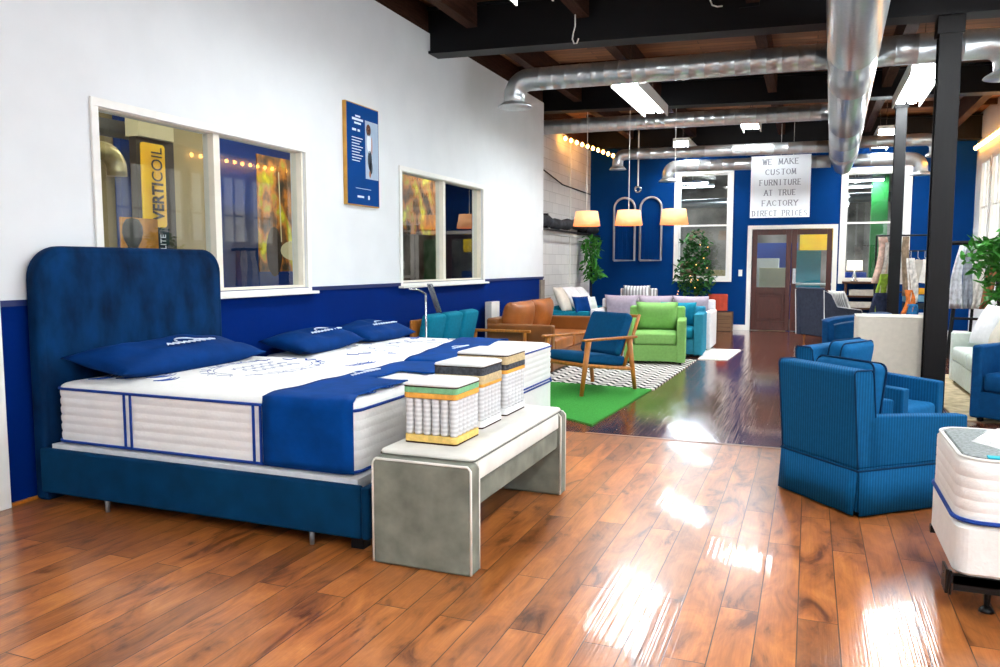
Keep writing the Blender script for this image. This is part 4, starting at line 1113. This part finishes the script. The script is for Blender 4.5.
b = B(); rnd = random.Random(2)
for k in range(12):
    x, z = rnd.uniform(-.4, .4), rnd.uniform(.75, 1.8); tube(b, [(x*.8, -.38, z), (x*.8, -.38, z+.016)], .009, 6)
obj('fairy_light', b, emis('fairy_glow', '#ffb060', 2), pl)['kind'] = 'stuff'
pl = thing('hanging_plant', 'trailing green plant hanging in the corner between block and blue wall', 'plant', (-4.42, 16.5, 0))
obj('stand', tube(B(), [(0, 0, 0), (0, 0, 1.62)], .02, 8), 'black', pl)
obj('pot', lathe(B(), [(.08, 1.62), (.13, 1.8), (.14, 1.8), (.12, 1.78)], 16), 'trim', pl)
b = B(); leaves(b, (.02, -.05, 1.85), (.22, .2, .22), 120, .15, 8, hang=.6); leaves(b, (.0, -.05, 1.45), (.16, .16, .4), 110, .15, 9, hang=1); leaves(b, (.12, -.1, 1.15), (.16, .12, .14), 50, .15, 10); obj('foliage', b, 'leaf_light', pl)
pl = thing('potted_plant', 'tall bright green plant behind the pale sofa at the right edge', 'plant', (2.25, 11.0, 0))
obj('pot', pot(.2, .34), 'trim', pl, smooth=True)
obj('trunk', tube(B(), [(0, 0, .25), (-.05, 0, .9), (0, .0, 1.5)], [.03, .022, .012], 8), 'bark', pl)
b = B(); leaves(b, (.05, -.05, 1.30), (.36, .32, .62), 620, .15, 12); leaves(b, (-.30, -.05, 1.50), (.26, .2, .2), 120, .14, 13); leaves(b, (.1, 0, 1.85), (.22, .2, .2), 90, .15, 14); obj('foliage', b, 'leaf_light', pl)

# ------------------------------------------------------------------ back wall furnishings
def arch(x0, x1, zb, zt_, lab):
    r = (x1-x0)/2; pts = [(x0, 17.35, zb), (x0, 17.35, zt_-r)]+[((x0+x1)/2-r*math.cos(a), 17.35, zt_-r+r*math.sin(a)) for a in [PI*k/12 for k in range(1, 12)]]+[(x1, 17.35, zt_-r), (x1, 17.35, zb)]
    pts.append((x0, 17.35, zb)); b = tube(B(), pts, .024, 8)
    t = obj('arch_frame', b, mat('champagne_metal', '#b9b4b4', .45, metal=.2, var=.05), smooth=True); tag(t, lab, 'frame')
    for k in range(4): obj('wire_bar', tube(B(), [(x0+(x1-x0)*(k+1)/5, 17.36, zb+.02), (x0+(x1-x0)*(k+1)/5, 17.36, zt_-.35)], .005, 6), 'blue_paint', t)
    return t
arch(-4.13, -3.66, 1.49, 2.88, 'arched metal wall frame on the blue wall, the left of two')
arch(-3.54, -3.07, 1.49, 2.88, 'arched metal wall frame on the blue wall, the right of two')
o = thing('hanging_ring', 'small round ring hanging on a cord above the arched frames', 'ornament', (-3.3, 15.9, 2.92))
obj('cord', tube(B(), [(0, 0, .06), (0, 0, 1.42)], .014, 6), 'trim', o)
obj('ring', tube(B(), [(.055*math.cos(a), 0, .055*math.sin(a)) for a in [2*PI*k/16 for k in range(17)]], .02, 8), 'chrome', o, smooth=True)
o = obj('light_switch', bx(-1.42, -1.34, YB-.012, YB, 1.15, 1.29), 'trim', bevel=.004); tag(o, 'white light switch plate on the blue wall left of the door', 'switch')
obj('toggle', bx(-1.39, -1.37, YB-.02, YB-.012, 1.2, 1.24), 'trim', o)
cr = thing('wooden_crate', 'brown wooden crate against the blue wall left of the door', 'crate', (-1.77, 17.05, 0))
b = B(); 
for k in range(5): box(b, -.28, .28, -.2, -.18, .01+k*.08, .08+k*.08); box(b, -.28, -.26, -.18, .2, .01+k*.08, .08+k*.08); box(b, .26, .28, -.18, .2, .01+k*.08, .08+k*.08)
obj('slats', b, 'crate', cr); obj('panel', bx(-.26, .26, -.17, .2, 0.0, .40), 'dark_shelf', cr)
o = thing('coral_chair_back', 'coral red striped cushion standing on the wooden crate', 'cushion', (-1.80, 17.1, .415))
obj('cushion_body', bx(-.2, .2, -.06, .06, 0, .36), 'red_fab', o, bevel=.02)

# hanging sign
sg = thing('hanging_sign', 'white hanging sign about custom furniture at factory direct prices', 'sign', (-.57, 15.7, 0))
obj('board', bx(-.53, .53, 0, .02, 2.285, 3.44), 'sign_white', sg)
GL = {'A': [(0, 0, .5, 1), (.5, 1, 1, 0), (.22, .38, .78, .38)], 'C': [(.95, .8, .6, 1), (.6, 1, .2, .85), (.2, .85, .05, .5), (.05, .5, .2, .15), (.2, .15, .6, 0), (.6, 0, .95, .2)],
 'D': [(.1, 0, .1, 1), (.1, 1, .6, .95), (.6, .95, .95, .5), (.95, .5, .6, .05), (.6, .05, .1, 0)], 'E': [(.1, 0, .1, 1), (.1, 1, .9, 1), (.1, .5, .7, .5), (.1, 0, .9, 0)],
 'F': [(.1, 0, .1, 1), (.1, 1, .9, 1), (.1, .5, .7, .5)], 'I': [(.5, 0, .5, 1)], 'K': [(.1, 0, .1, 1), (.1, .4, .9, 1), (.35, .6, .95, 0)],
 'M': [(.05, 0, .15, 1), (.15, 1, .5, .1), (.5, .1, .85, 1), (.85, 1, .95, 0)], 'N': [(.1, 0, .1, 1), (.1, 1, .9, 0), (.9, 0, .9, 1)],
 'O': [(.5, 1, .15, .85), (.15, .85, .03, .5), (.03, .5, .15, .15), (.15, .15, .5, 0), (.5, 0, .85, .15), (.85, .15, .97, .5), (.97, .5, .85, .85), (.85, .85, .5, 1)],
 'P': [(.1, 0, .1, 1), (.1, 1, .7, 1), (.7, 1, .9, .75), (.9, .75, .7, .5), (.7, .5, .1, .5)], 'R': [(.1, 0, .1, 1), (.1, 1, .7, 1), (.7, 1, .9, .75), (.9, .75, .7, .5), (.7, .5, .1, .5), (.5, .5, .95, 0)],
 'S': [(.85, .85, .5, 1), (.5, 1, .15, .8), (.15, .8, .2, .6), (.2, .6, .8, .4), (.8, .4, .85, .2), (.85, .2, .5, 0), (.5, 0, .12, .15)],
 'T': [(.5, 0, .5, 1), (.03, 1, .97, 1)], 'U': [(.1, 1, .1, .3), (.1, .3, .3, 0), (.3, 0, .7, 0), (.7, 0, .9, .3), (.9, .3, .9, 1)],
 'W': [(0, 1, .25, 0), (.25, 0, .5, .9), (.5, .9, .75, 0), (.75, 0, 1, 1)], 'Y': [(0, 1, .5, .5), (1, 1, .5, .5), (.5, .5, .5, 0)]}
def serif_line(txt, xc, zc, w_tot, h):
    b = B(); n = len(txt); adv = w_tot/n; cw_ = adv*.78
    for i, ch in enumerate(txt):
        if ch == ' ': continue
        x0 = xc-w_tot/2+adv*i+adv*.11
        for (a, bb, c_, d_) in GL[ch]:
            A = Vector((x0+a*cw_, 0, zc-h/2+bb*h)); D = Vector((x0+c_*cw_, 0, zc-h/2+d_*h)); t_ = D-A; nrm = Vector((-t_.z, 0, t_.x)).normalized()
            th_ = .0075 if abs(t_.z) > abs(t_.x)*1.2 else .0042
            q = [A-nrm*th_, D-nrm*th_, D+nrm*th_, A+nrm*th_]
            f = [b.verts.new((p.x, -.003, p.z)) for p in q]; g_ = [b.verts.new((p.x, 0.0, p.z)) for p in q]
            b.faces.new(f); b.faces.new(g_)
            for k in range(4): b.faces.new((f[k], f[(k+1) % 4], g_[(k+1) % 4], g_[k]))
            for P_ in (A, D):
                if abs(P_.z-(zc-h/2)) < 1e-4 or abs(P_.z-(zc+h/2)) < 1e-4:
                    if abs(t_.z) > abs(t_.x)*1.2 and ch not in 'COSU' : box(b, P_.x-.017, P_.x+.017, -.003, 0, P_.z-.003, P_.z+.003)
    return b
for txt, zc, w_ in (('WE MAKE', 3.325, .66), ('CUSTOM', 3.135, .56), ('FURNITURE', 2.94, .76), ('AT TRUE', 2.75, .58), ('FACTORY', 2.555, .66), ('DIRECT PRICES', 2.365, 1.0)):
    obj('lettering', serif_line(txt, 0, zc, w_, .10), 'sign_ink', sg)
for x in (0, .22): obj('cord', tube(B(), [(x, .01, 3.43), (x, .01, 4.25)], .004, 6), 'trim', sg)

# pendants
for k, (x, lab) in enumerate(((-3.60, 'leftmost of the three orange pendant lamps'), (-2.87, 'middle of the three orange pendant lamps'), (-2.11, 'rightmost of the three orange pendant lamps'))):
    t = thing('pendant_lamp', lab + ' hanging over the seating', 'lamp', (x, 13.1, 2.06), 0, 'orange drum pendant lamps')
    b = B(); n = 24
    o = obj('lamp_shade', None or (lambda: (lambda bb: [lathe(bb, [(.235, 0), (.19, .25), (.185, .25), (.23, 0)], 28)] and bb)(B()))(), 'shade', t, smooth=True)
    obj('cord', tube(B(), [(0, 0, .2), (0, 0, zroof(x, 4.42)-2.06)], .005, 6), 'trim', t)
    obj('bulb', lathe(B(), [(.01, .17), (.035, .13), (.04, .1), (.01, .06)], 12), emis('pendant_bulb', '#ffcf90', 5), t)

# string lights
def string(pts, n, lab):
    t = thing('string_lights', lab, 'string lights'); a, b_ = Vector(pts[0]), Vector(pts[1])
    obj('cord', tube(B(), [a, b_], .006, 6), 'black', t)
    bmm = lathe(B(), [(.008, .0), (.032, -.03), (.036, -.055), (.012, -.085)], 12)
    f_ = obj('light_bulb', bmm, 'bulb', t, smooth=True)
    for k in range(n):
        p = a.lerp(b_, (k+.5)/n); o = f_ if k == 0 else f_.copy()
        if k: C.objects.link(o); o.parent = t
        o.location = p
string([(-4.6, 14.9, 3.93), (-3.93, 17.0, 3.76)], 11, 'row of warm bulbs along the top of the block wall at left')
string([(2.82, 12.2, 3.62), (2.82, 17.2, 3.62)], 20, 'row of warm bulbs above the windows at right')

# black pipe bundle on block wall
pb_ = thing('wrapped_pipe', 'dark wrapped pipe running along the painted block wall', 'pipe', (-4.55, 15.1, 2.2))
pts = [(.02*math.sin(y*3), y, .03*math.sin(y*2.1)) for y in [-2.2+.2*k for k in range(23)]]
obj('wrap', tube(B(), pts, [.10+.02*math.sin(k*1.9) for k in range(23)], 12), 'grey_wrap', pb_, smooth=True)
obj('rod', tube(B(), [(0.1, -2.3, -.16), (.1, 2.2, -.16)], .02, 8), 'black', pb_)
for y in (-1.5, 1.2): obj('strap', bx(-.14, .08, y, y+.05, -.16, .13), 'black', pb_)
o = obj('wall_cable', tube(B(), [(-4.68, 12.8, 3.32), (-4.68, 15.2, 3.0), (-4.68, 17.3, 2.98)], .012, 6), 'black'); tag(o, 'thin black cable crossing the painted block wall', 'cable')

# ------------------------------------------------------------------ shelf, lamp, fabric displays
sh = thing('storage_shelf', 'rustic wooden shelf unit below the right back window', 'shelf', (1.0, 17.12, 0))
for x in (-.34, .30): obj('side_panel', bx(x, x+.04, -.2, .2, 0, 1.02), 'dark_shelf', sh)
for z in (.05, .28, .51, .75): obj('shelf_board', bx(-.30, .30, -.19, .19, z, z+.03), 'dark_shelf', sh)
obj('top_board', bx(-.38, .38, -.22, .22, 1.02, 1.06), 'dark_shelf', sh, bevel=.005)
for z, lb in ((.78, 'top'), (.54, 'upper middle'), (.31, 'lower middle'), (.08, 'bottom')):
    f_ = obj('fabric_stack', bx(.74, 1.24, 16.95, 17.25, z+.005, z+.12), stripes(mat('folded_fabric', '#cfc8bc', .9), 20, .6, 'Z'), bevel=.01)
    tag(f_, 'folded pale fabric on the %s board of the wooden shelf' % lb, 'fabric')
tl = thing('table_lamp', 'small table lamp with white drum shade on the wooden shelf', 'lamp', (.83, 17.1, 1.062))
obj('lamp_base', lathe(B(), [(.07, 0), (.07, .015), (.03, .04), (.045, .1), (.015, .18), (.01, .25)], 16), 'chrome', tl, smooth=True)
obj('lamp_shade', lathe(B(), [(.15, .22), (.14, .42), (.135, .42), (.145, .22)], 24), 'shade_white', tl, smooth=True)

def cloth_strip(x, y, z1, z0, w, m, lab, name='fabric_swatch', group=None, seed=0, lean=0):
    b = B(); n = 10; mcol = 6; v = {}
    for j in range(n+1):
        for i in range(mcol+1):
            u = i/mcol-.5; t_ = j/n
            v[i, j] = b.verts.new((u*w*(.7+.5*t_)+.03*math.sin(t_*4+seed)+lean*t_, .03*math.sin(i*2.1+seed+t_*2)*(.4+t_), z1+(z0-z1)*t_))
    for j in range(n):
        for i in range(mcol): b.faces.new((v[i, j], v[i+1, j], v[i+1, j+1], v[i, j+1]))
    o = obj(name, b, m, smooth=True); o.location = (x, y, 0)
    s = o.modifiers.new('s', 'SOLIDIFY'); s.thickness = .012
    tag(o, lab, 'fabric', group); return o
# fabric rack 1
rk = thing('fabric_rack', 'black metal rack holding hanging fabric pieces beside the thin column', 'rack', (1.3, 13.9, 0))
b = B()
tube(b, [(-.32, 0, 1.86), (.5, 0, 1.86)], .014, 8)
for x in (-.32, .5): tube(b, [(x, 0, 0), (x, 0, 1.86)], .014, 8); tube(b, [(x, -.22, .012), (x, .22, .012)], .014, 8)
obj('frame', b, 'black_steel', rk)
specs = [(-.24, 1.84, 1.1, .17, '#d8b8a8', 'pink and cream'), (-.16, 1.75, .75, .18, '#e2ded6', 'off white'), (-.2, 1.25, .55, .22, '#8aa83c', 'lime green'), (-.22, .95, .3, .3, '#2c3348', 'navy and cream'),
         (.12, 1.84, .9, .13, '#8c7a66', 'brown print'), (.2, 1.5, .8, .14, '#dedad4', 'ivory'), (.17, 1.0, .62, .15, '#d87a3c', 'orange'), (.2, .78, .35, .2, '#2a6a9c', 'blue')]
for k, (dx, a, b_, w_, col, nm) in enumerate(specs):
    cloth_strip(1.3+dx, 13.86-.03*(k % 4), a, b_, w_, mat('fabric_'+nm.replace(' ', '_'), col, .9, var=.3, nscale=14), nm+' fabric piece hanging beside the thin black column', seed=k)
# swatch rack
rk = thing('swatch_rack', 'metal rack of hanging swatch books between the two black columns', 'rack', (1.62, 14.3, 0))
b = B(); tube(b, [(-.28, 0, 1.62), (.28, 0, 1.62)], .012, 8); tube(b, [(-.28, 0, .95), (.28, 0, .95)], .012, 8)
for x in (-.28, .28): tube(b, [(x, .05, 0), (x, .0, 1.62)], .012, 8); tube(b, [(x, -.2, .01), (x, .2, .01)], .012, 8)
obj('frame', b, 'black_steel', rk)
cols = ['#e8e4dc', '#dddad2', '#c9c4ba', '#efece6', '#d2cec6']
for k in range(5):
    t = thing('swatch_book', 'pale hanging swatch book on the metal rack between the black columns', 'swatch book', (1.62-.2+.1*k, 14.26, 1.3), 0, 'swatch books on the metal rack')
    obj('hanger', tube(B(), [(0, 0, .32), (0, 0, .22), (.03, 0, .18)], .006, 6), 'chrome', t)
    obj('pages', box(B(), -.045, .045, -.06, .02, -.2, .18, T=TR((0, 0, 0), ry=.12)), mat('swatch_page', cols[k], .9, var=.1), t)
for k, (z, col, nm) in enumerate(((.92, '#e0a030', 'amber'), (.80, '#6e9cb4', 'light blue'), (.68, '#32383e', 'charcoal'), (.52, '#e6e6e4', 'white'), (.34, '#1f7a5c', 'green'))):
    o = obj('folded_fabric', bx(1.42, 1.82, 14.15, 14.24, z, z+.10), mat('fold_'+nm.replace(' ', '_'), col, .9, var=.15), bevel=.01); tag(o, nm+' folded fabric roll on the rack between the black columns', 'fabric')
    
# black easel with hanging throws at right
ez = thing('display_easel', 'black leaning display rack with hanging throws near the right wall', 'rack', (2.3, 13.2, 0))
b = B(); tube(b, [(-.35, 0, 0), (-.22, .1, 1.72)], .03, 6); tube(b, [(.35, 0, 0), (.22, .1, 1.72)], .03, 6); tube(b, [(-.36, .1, 1.72), (.42, .1, 1.72)], .035, 6); tube(b, [(-.3, .02, .6), (.3, .02, .6)], .022, 6); tube(b, [(0, .5, 0), (0, .12, 1.7)], .022, 6)
obj('frame', b, 'black_steel', ez)
for k, (dx, col, nm) in enumerate(((-.22, '#c9cbd0', 'pale grey'), (-.1, '#8a8f98', 'slate grey'), (.02, '#d8d4cc', 'cream'), (.16, '#9a6a4a', 'brown'))):
    cloth_strip(2.3+dx, 13.17, 1.68, .75, .13, mat('throw_'+nm.replace(' ', '_'), col, .9, var=.25, nscale=14), nm+' throw hanging on the black leaning rack', 'hanging_throw', seed=k+3, lean=-.08)

# ------------------------------------------------------------------ wall poster
ps = thing('wall_poster', 'tall blue poster with wooden edge on the white wall between the windows', 'poster', (XL, 6.9, 2.49))
# local: x out of wall, y along wall
obj('frame', bx(0.002, .04, -.31, .31, -.50, .50), 'oak', ps, bevel=.003)
obj('print', bx(.04, .043, -.295, .30, -.49, .49), 'poster_blue', ps)
obj('photo', bx(.043, .0445, .04, .29, -.22, .36), 'print_grey', ps)
fig = B()
def blob(yc, zc, ry, rz_, mi, n=16):
    vs = [fig.verts.new((.0465, yc+ry*math.cos(2*PI*k/n), zc+rz_*math.sin(2*PI*k/n))) for k in range(n)]; f = fig.faces.new(vs); f.material_index = mi
blob(.10, .27, .045, .06, 1); blob(.105, .26, .022, .032, 0); 
fig2 = [(.11, .14, .045, .10, 2), (.12, -.03, .04, .10, 3), (.14, -.10, .03, .07, 3), (.12, -.17, .02, .035, 0), (.16, .12, .012, .09, 0)]
for a in fig2: blob(*a)
obj('printed_figure', fig, ['print_skin', 'print_hair', 'print_white', 'print_dark'], ps)
b = B()
for (z, a, c_, h) in ((.37, -.14, -.05, .016), (.335, -.2, .0, .022), (.30, -.16, -.04, .018), (.23, -.2, -.13, .022), (.23, -.1, -.06, .022)): box(b, .043, .0446, a, c_, z, z+h)
for k in range(9): box(b, .043, .0446, -.21, -.01-.03*(k % 3), .16-.028*k, .168-.028*k)
box(b, .043, .0446, -.15, .14, -.33, -.326); box(b, .043, .0446, -.12, -.0, -.42, -.4); box(b, .043, .0446, .08, .11, -.43, -.39)
obj('printed_text', b, 'print_white', ps)

# ------------------------------------------------------------------ rooms seen through the glass
# rear room behind the left wall
struct('floor_rear_room', bx(-9.2, XL-.15-.45, -3.2, YB+.1, -.1, 0), 'grey_floor')
struct('wall_rear_far', bx(-9.2, -9.1, -3.2, YB+.1, 0, 4.5), 'beige_block')
struct('wall_rear_blue', bx(-8.98, -8.9, 8.2, 14.3, 0, 4.3), 'rear_blue')
struct('wall_rear_end', bx(-9.1, -4.9, YB, YB+.1, 0, 4.5), 'banner_navy')
struct('wall_rear_start', bx(-9.1, -4.42, -3.2, -3.1, 0, 4.5), 'beige_block')
# pillars
o = obj('rear_pillar', bx(-7.2, -7.1, 6.76, 7.32, 0, 2.84), 'banner_dark'); tag(o, 'dark pillar carrying the yellow banner, behind the left window glass', 'pillar')
o = obj('bulkhead_box', bx(-7.25, -7.05, 6.76, 7.28, 2.845, 4.4), 'cream_board'); tag(o, 'cream boxed section on top of the dark pillar behind glass', 'box')
o = obj('rear_partition', bx(-7.9, -7.6, 7.45, 8.55, 0, 4.3), 'beige_block'); tag(o, 'beige block pier right of the yellow banner, behind glass', 'pier')
o = obj('rear_partition', bx(-8.3, -8.0, 6.0, 7.26, 0, 4.3), 'beige_block'); tag(o, 'beige block pier left of the yellow banner, behind glass', 'pier')
o = obj('blue_partition', bx(-8.0, -7.9, 7.27, 11.8, 0, 4.3), 'rear_blue'); tag(o, 'blue partition behind the yellow banner, seen through glass', 'partition')
bn_ = thing('vertical_banner', 'yellow banner with vertical mattress lettering, behind the left window', 'banner', (-7.09, 6.98, 0))
# y local along wall; text reads upward, viewer at +x : glyph right dir = +z
b = loft(B(), .35, .95, .04, [(0, 0), (0, .015)], n=5, T=Matrix.Translation((0, 0, 2.31)) @ Matrix.Rotation(PI/2, 4, 'Y') @ Matrix.Rotation(PI/2, 4, 'Z'))
obj('panel', b, 'banner_yellow', bn_)
rot = Matrix(((0, 0, 1), (0, 0, 0), (0, 0, 0)))
R3 = Matrix(((0, 0, 1), (0, -1, 0), (1, 0, 0)))      # local x->z, y->-y, z->x
R3 = Matrix((Vector((0, 0, 1)), Vector((0, -1, 0)), Vector((1, 0, 0)))).transposed()
eul = R3.to_euler()
font('lettering', 'VERTI', .23, 'banner_dark', bn_, (.025, .05, 2.13), eul, offset=.007, sx=.74)
font('lettering', 'COIL', .23, 'banner_dark', bn_, (.025, .05, 2.55), eul, sx=.76)
obj('lower_panel', bx(0, .015, .02, .2, 1.45, 1.82), 'banner_navy', bn_)
font('lettering', 'ELITE', .12, 'print_white', bn_, (.025, .10, 1.64), eul, sx=.8)
o = obj('added_dark_panel', bx(-8.5, -8.3, 12.2, 17.3, 0, 4.3), 'workshop_dark'); tag(o, 'panel added behind the tree photo panel to keep the far window dark', 'partition')  # sheet added so the view behind the far glass stays dark
# mannequin and orange framed board
o = thing('orange_board', 'orange wooden board behind the black mannequin head, behind glass', 'board', (-6.45, 6.0, 0))
obj('panel', bx(-.06, -.03, -.05, .42, .75, 1.88), 'orange_board', o); obj('post', bx(-.06, -.02, 0, .06, 0, .75), 'banner_dark', o)
mn = thing('mannequin_bust', 'black mannequin head on pale shoulders behind the left window', 'mannequin', (-6.2, 5.82, .12))
obj('head', lathe(B(), [(.01, 1.735), (.06, 1.72), (.09, 1.66), (.095, 1.59), (.08, 1.52), (.05, 1.46), (.045, 1.38), (.05, 1.36)], 20), 'black', mn, smooth=True)
b = B(); loft(b, .28, .48, .12, [(.0, .75), (-.02, 1.1), (.0, 1.28), (.05, 1.35), (.1, 1.37)], n=6); obj('shoulders', b, 'cream_fab', mn, smooth=True)
obj('stand', tube(B(), [(0, 0, -.12), (0, 0, .76)], .03, 8), 'black', mn)
# ducts in rear room
o = thing('rear_duct', 'grey straight duct seen at the top of the left window', 'duct'); obj('pipe', tube(B(), [(-7.42, 4.6, 2.90), (-7.42, 7.25, 2.95)], .10, 20), 'duct', o, smooth=True)
o = thing('elbow_duct', 'yellowish elbow duct below the straight duct behind the left window', 'duct')
pts = [(-6.6, 4.9, 2.53)]+[(-6.6, 5.86+.17*math.sin(a), 2.36+.17*math.cos(a)) for a in [PI/2*k/8 for k in range(9)]]+[(-6.6, 6.03, 2.30)]
obj('pipe', tube(B(), pts, .095, 20), 'brass', o, smooth=True)
def mural(y0, y1, z0, z1, x, lab, extra=True):
    t = thing('photo_mural', lab, 'mural', (x, (y0+y1)/2, (z0+z1)/2)); hy, hz_ = (y1-y0)/2, (z1-z0)/2
    obj('print', bx(0, .02, -hy, hy, -hz_, hz_), 'mural', t)
    if extra:
        b = B(); vs = []
        obj('printed_rope', box(B(), .021, .024, -.02, .0, -.38, hz_-.2, T=TR((0, -.12, 0), rx=.03)), 'cream_board', t)
        o = obj('printed_hammock', lathe(B(), [(.01, -.002), (.26, 0), (.01, .002)], 20), 'cream_board', t); o.rotation_euler = (0, PI/2, 0); o.scale = (.55, 1.2, 1); o.location = (.028, .16, -.50)
        o = obj('printed_shadow', lathe(B(), [(.01, -.001), (.22, 0), (.01, .001)], 16), 'banner_dark', t); o.rotation_euler = (0, PI/2, 0); o.scale = (1.6, .8, 1); o.location = (.022, -.28, -.52)
    return t
mural(8.75, 9.95, 1.30, 2.9, -7.05, 'golden autumn forest photo panel behind the right pane of the near window')
mural(11.0, 12.3, 1.9, 3.4, -6.1, 'green and gold tree photo panel behind the far window', False)
# rear room lights
for x, y in ((-6.2, 5.2), (-6.0, 8.6), (-5.6, 12.2), (-5.9, 2.0)):
    t = thing('ceiling_light', 'ceiling light in the room behind the left wall', 'light', (x, y, 3.75), 0, 'ceiling lights in the side room')
    obj('housing', bx(-.12, .12, -.6, .6, .02, .08), 'trim', t); obj('lamp_tube', bx(-.1, .1, -.58, .58, 0, .019), emis('side_room_tube', '#fff6e6', 42), t)
# workshop behind the back wall
struct('floor_workshop', bx(-5.2, 4.2, YB+.15, 25, -.1, 0), 'grey_floor')
struct('wall_workshop_back', bx(-5.2, 4.2, 25, 25.1, 0, 4.6), 'workshop_dark')
struct('wall_workshop_left', bx(-5.3, -5.2, YB+.15, 25, 0, 4.6), 'workshop_dark')
struct('wall_workshop_right', bx(4.2, 4.3, YB+.15, 25, 0, 4.6), 'workshop_dark')
struct('ceiling_workshop', bx(-5.2, 4.2, YB+.2, 25, 4.5, 4.6), 'dark_wood')
for k, (x, y, z) in enumerate(((-3.0, 20, 3.4), (-3.2, 23, 3.6), (.9, 19.8, 3.3), (1.1, 22.5, 3.4), (-.7, 21.3, 3.6))):
    t = thing('ceiling_light', 'workshop ceiling light seen through the back glass', 'light', (x, y, z), 0, 'workshop ceiling lights beyond the back wall')
    obj('housing', bx(-.6, .6, -.1, .1, .02, .08), 'trim', t); obj('lamp_tube', bx(-.58, .58, -.08, .08, 0, .019), emis('workshop_tube', '#f2f8ff', 60), t)
    obj('hanger', tube(B(), [(0, 0, .08), (0, 0, 4.5-z)], .006, 6), 'trim', t)
o = obj('green_column', bx(1.28, 1.62, 20, 20.3, 0, 4.5), 'green_post'); tag(o, 'green painted column seen through the right back window', 'column')
wt = thing('work_table', 'white work table seen through the double door glass', 'table', (.2, 19.3, 0))
obj('top', bx(-.6, .6, -.35, .35, .93, .97), 'trim', wt)
for sx in (-.55, .55):
    for sy in (-.3, .3): obj('leg', bx(sx-.03, sx+.03, sy-.03, sy+.03, 0, .93), 'trim', wt)
o = obj('yellow_banner', bx(-.25, .65, 20.6, 20.62, 1.75, 2.45), 'banner_yellow'); tag(o, 'yellow banner seen through the right door glass', 'banner')
o = obj('teal_screen', bx(-.35, .25, 20.9, 20.95, 0, 1.75), 'teal_door'); tag(o, 'teal screen seen through the right door glass', 'screen')
o = obj('cream_cabinet', bx(-1.1, -.5, 19.2, 19.6, 0, 1.32), 'cream_board', bevel=.01); tag(o, 'cream cabinet seen through the left door glass', 'cabinet')
o = obj('white_counter', bx(-1.5, -.7, 19.9, 20.3, 0, 1.55), 'trim', bevel=.01); tag(o, 'white counter behind the cream cabinet, through the left door glass', 'counter')
o = obj('blue_screen', bx(-1.3, -.3, 21.2, 21.25, 0, 1.95), 'rear_blue'); tag(o, 'blue screen seen through the left door glass', 'screen')
o = obj('workshop_duct', tube(B(), [(-4.5, 21.5, 3.0), (2.5, 21.8, 3.1)], .12, 16), 'duct', smooth=True); tag(o, 'round duct across the workshop seen through the left back window', 'duct')
for k, (x, z, w_, h_, m_, lb) in enumerate(((-3.3, .0, 1.0, 1.5, 'crate', 'stack of boards'), (-2.2, .0, .7, 1.25, 'beige_block', 'beige machine cabinet'), (.9, 0, .9, 1.2, 'rear_blue', 'blue machine cabinet'), (2.2, 0, .7, 1.6, 'grey_wrap', 'dark grey cabinet'))):
    o = obj('workshop_cabinet', bx(x-w_/2, x+w_/2, 22.0, 22.5, z, z+h_), m_, bevel=.01); tag(o, lb+' standing in the workshop beyond the glass', 'cabinet')

# ------------------------------------------------------------------ world, camera, view
w = bpy.data.worlds.new('World'); S.world = w; w.use_nodes = True
w.node_tree.nodes['Background'].inputs[0].default_value = (.75, .85, 1, 1); w.node_tree.nodes['Background'].inputs[1].default_value = .6

H = 1.40; F = 777.; YAW = math.atan(310/780.); PT = math.atan(69/777.)
cam = bpy.data.cameras.new('Camera'); co = bpy.data.objects.new('Camera', cam); C.objects.link(co)
cam.sensor_width = 36; cam.lens = 36*F/1000; cam.clip_start = .05; cam.clip_end = 100
co.location = (0, 0, H); co.rotation_euler = (PI/2-PT, 0, YAW)
S.camera = co
S.view_settings.view_transform = 'Standard'; S.view_settings.look = 'None'; S.view_settings.gamma = 1
S.view_settings.use_curve_mapping = False
S.view_settings.exposure = 1.0
S.cycles.max_bounces = 8; S.cycles.diffuse_bounces = 4; S.cycles.transparent_max_bounces = 12
S.cycles.sample_clamp_indirect = 6; S.cycles.use_denoising = True
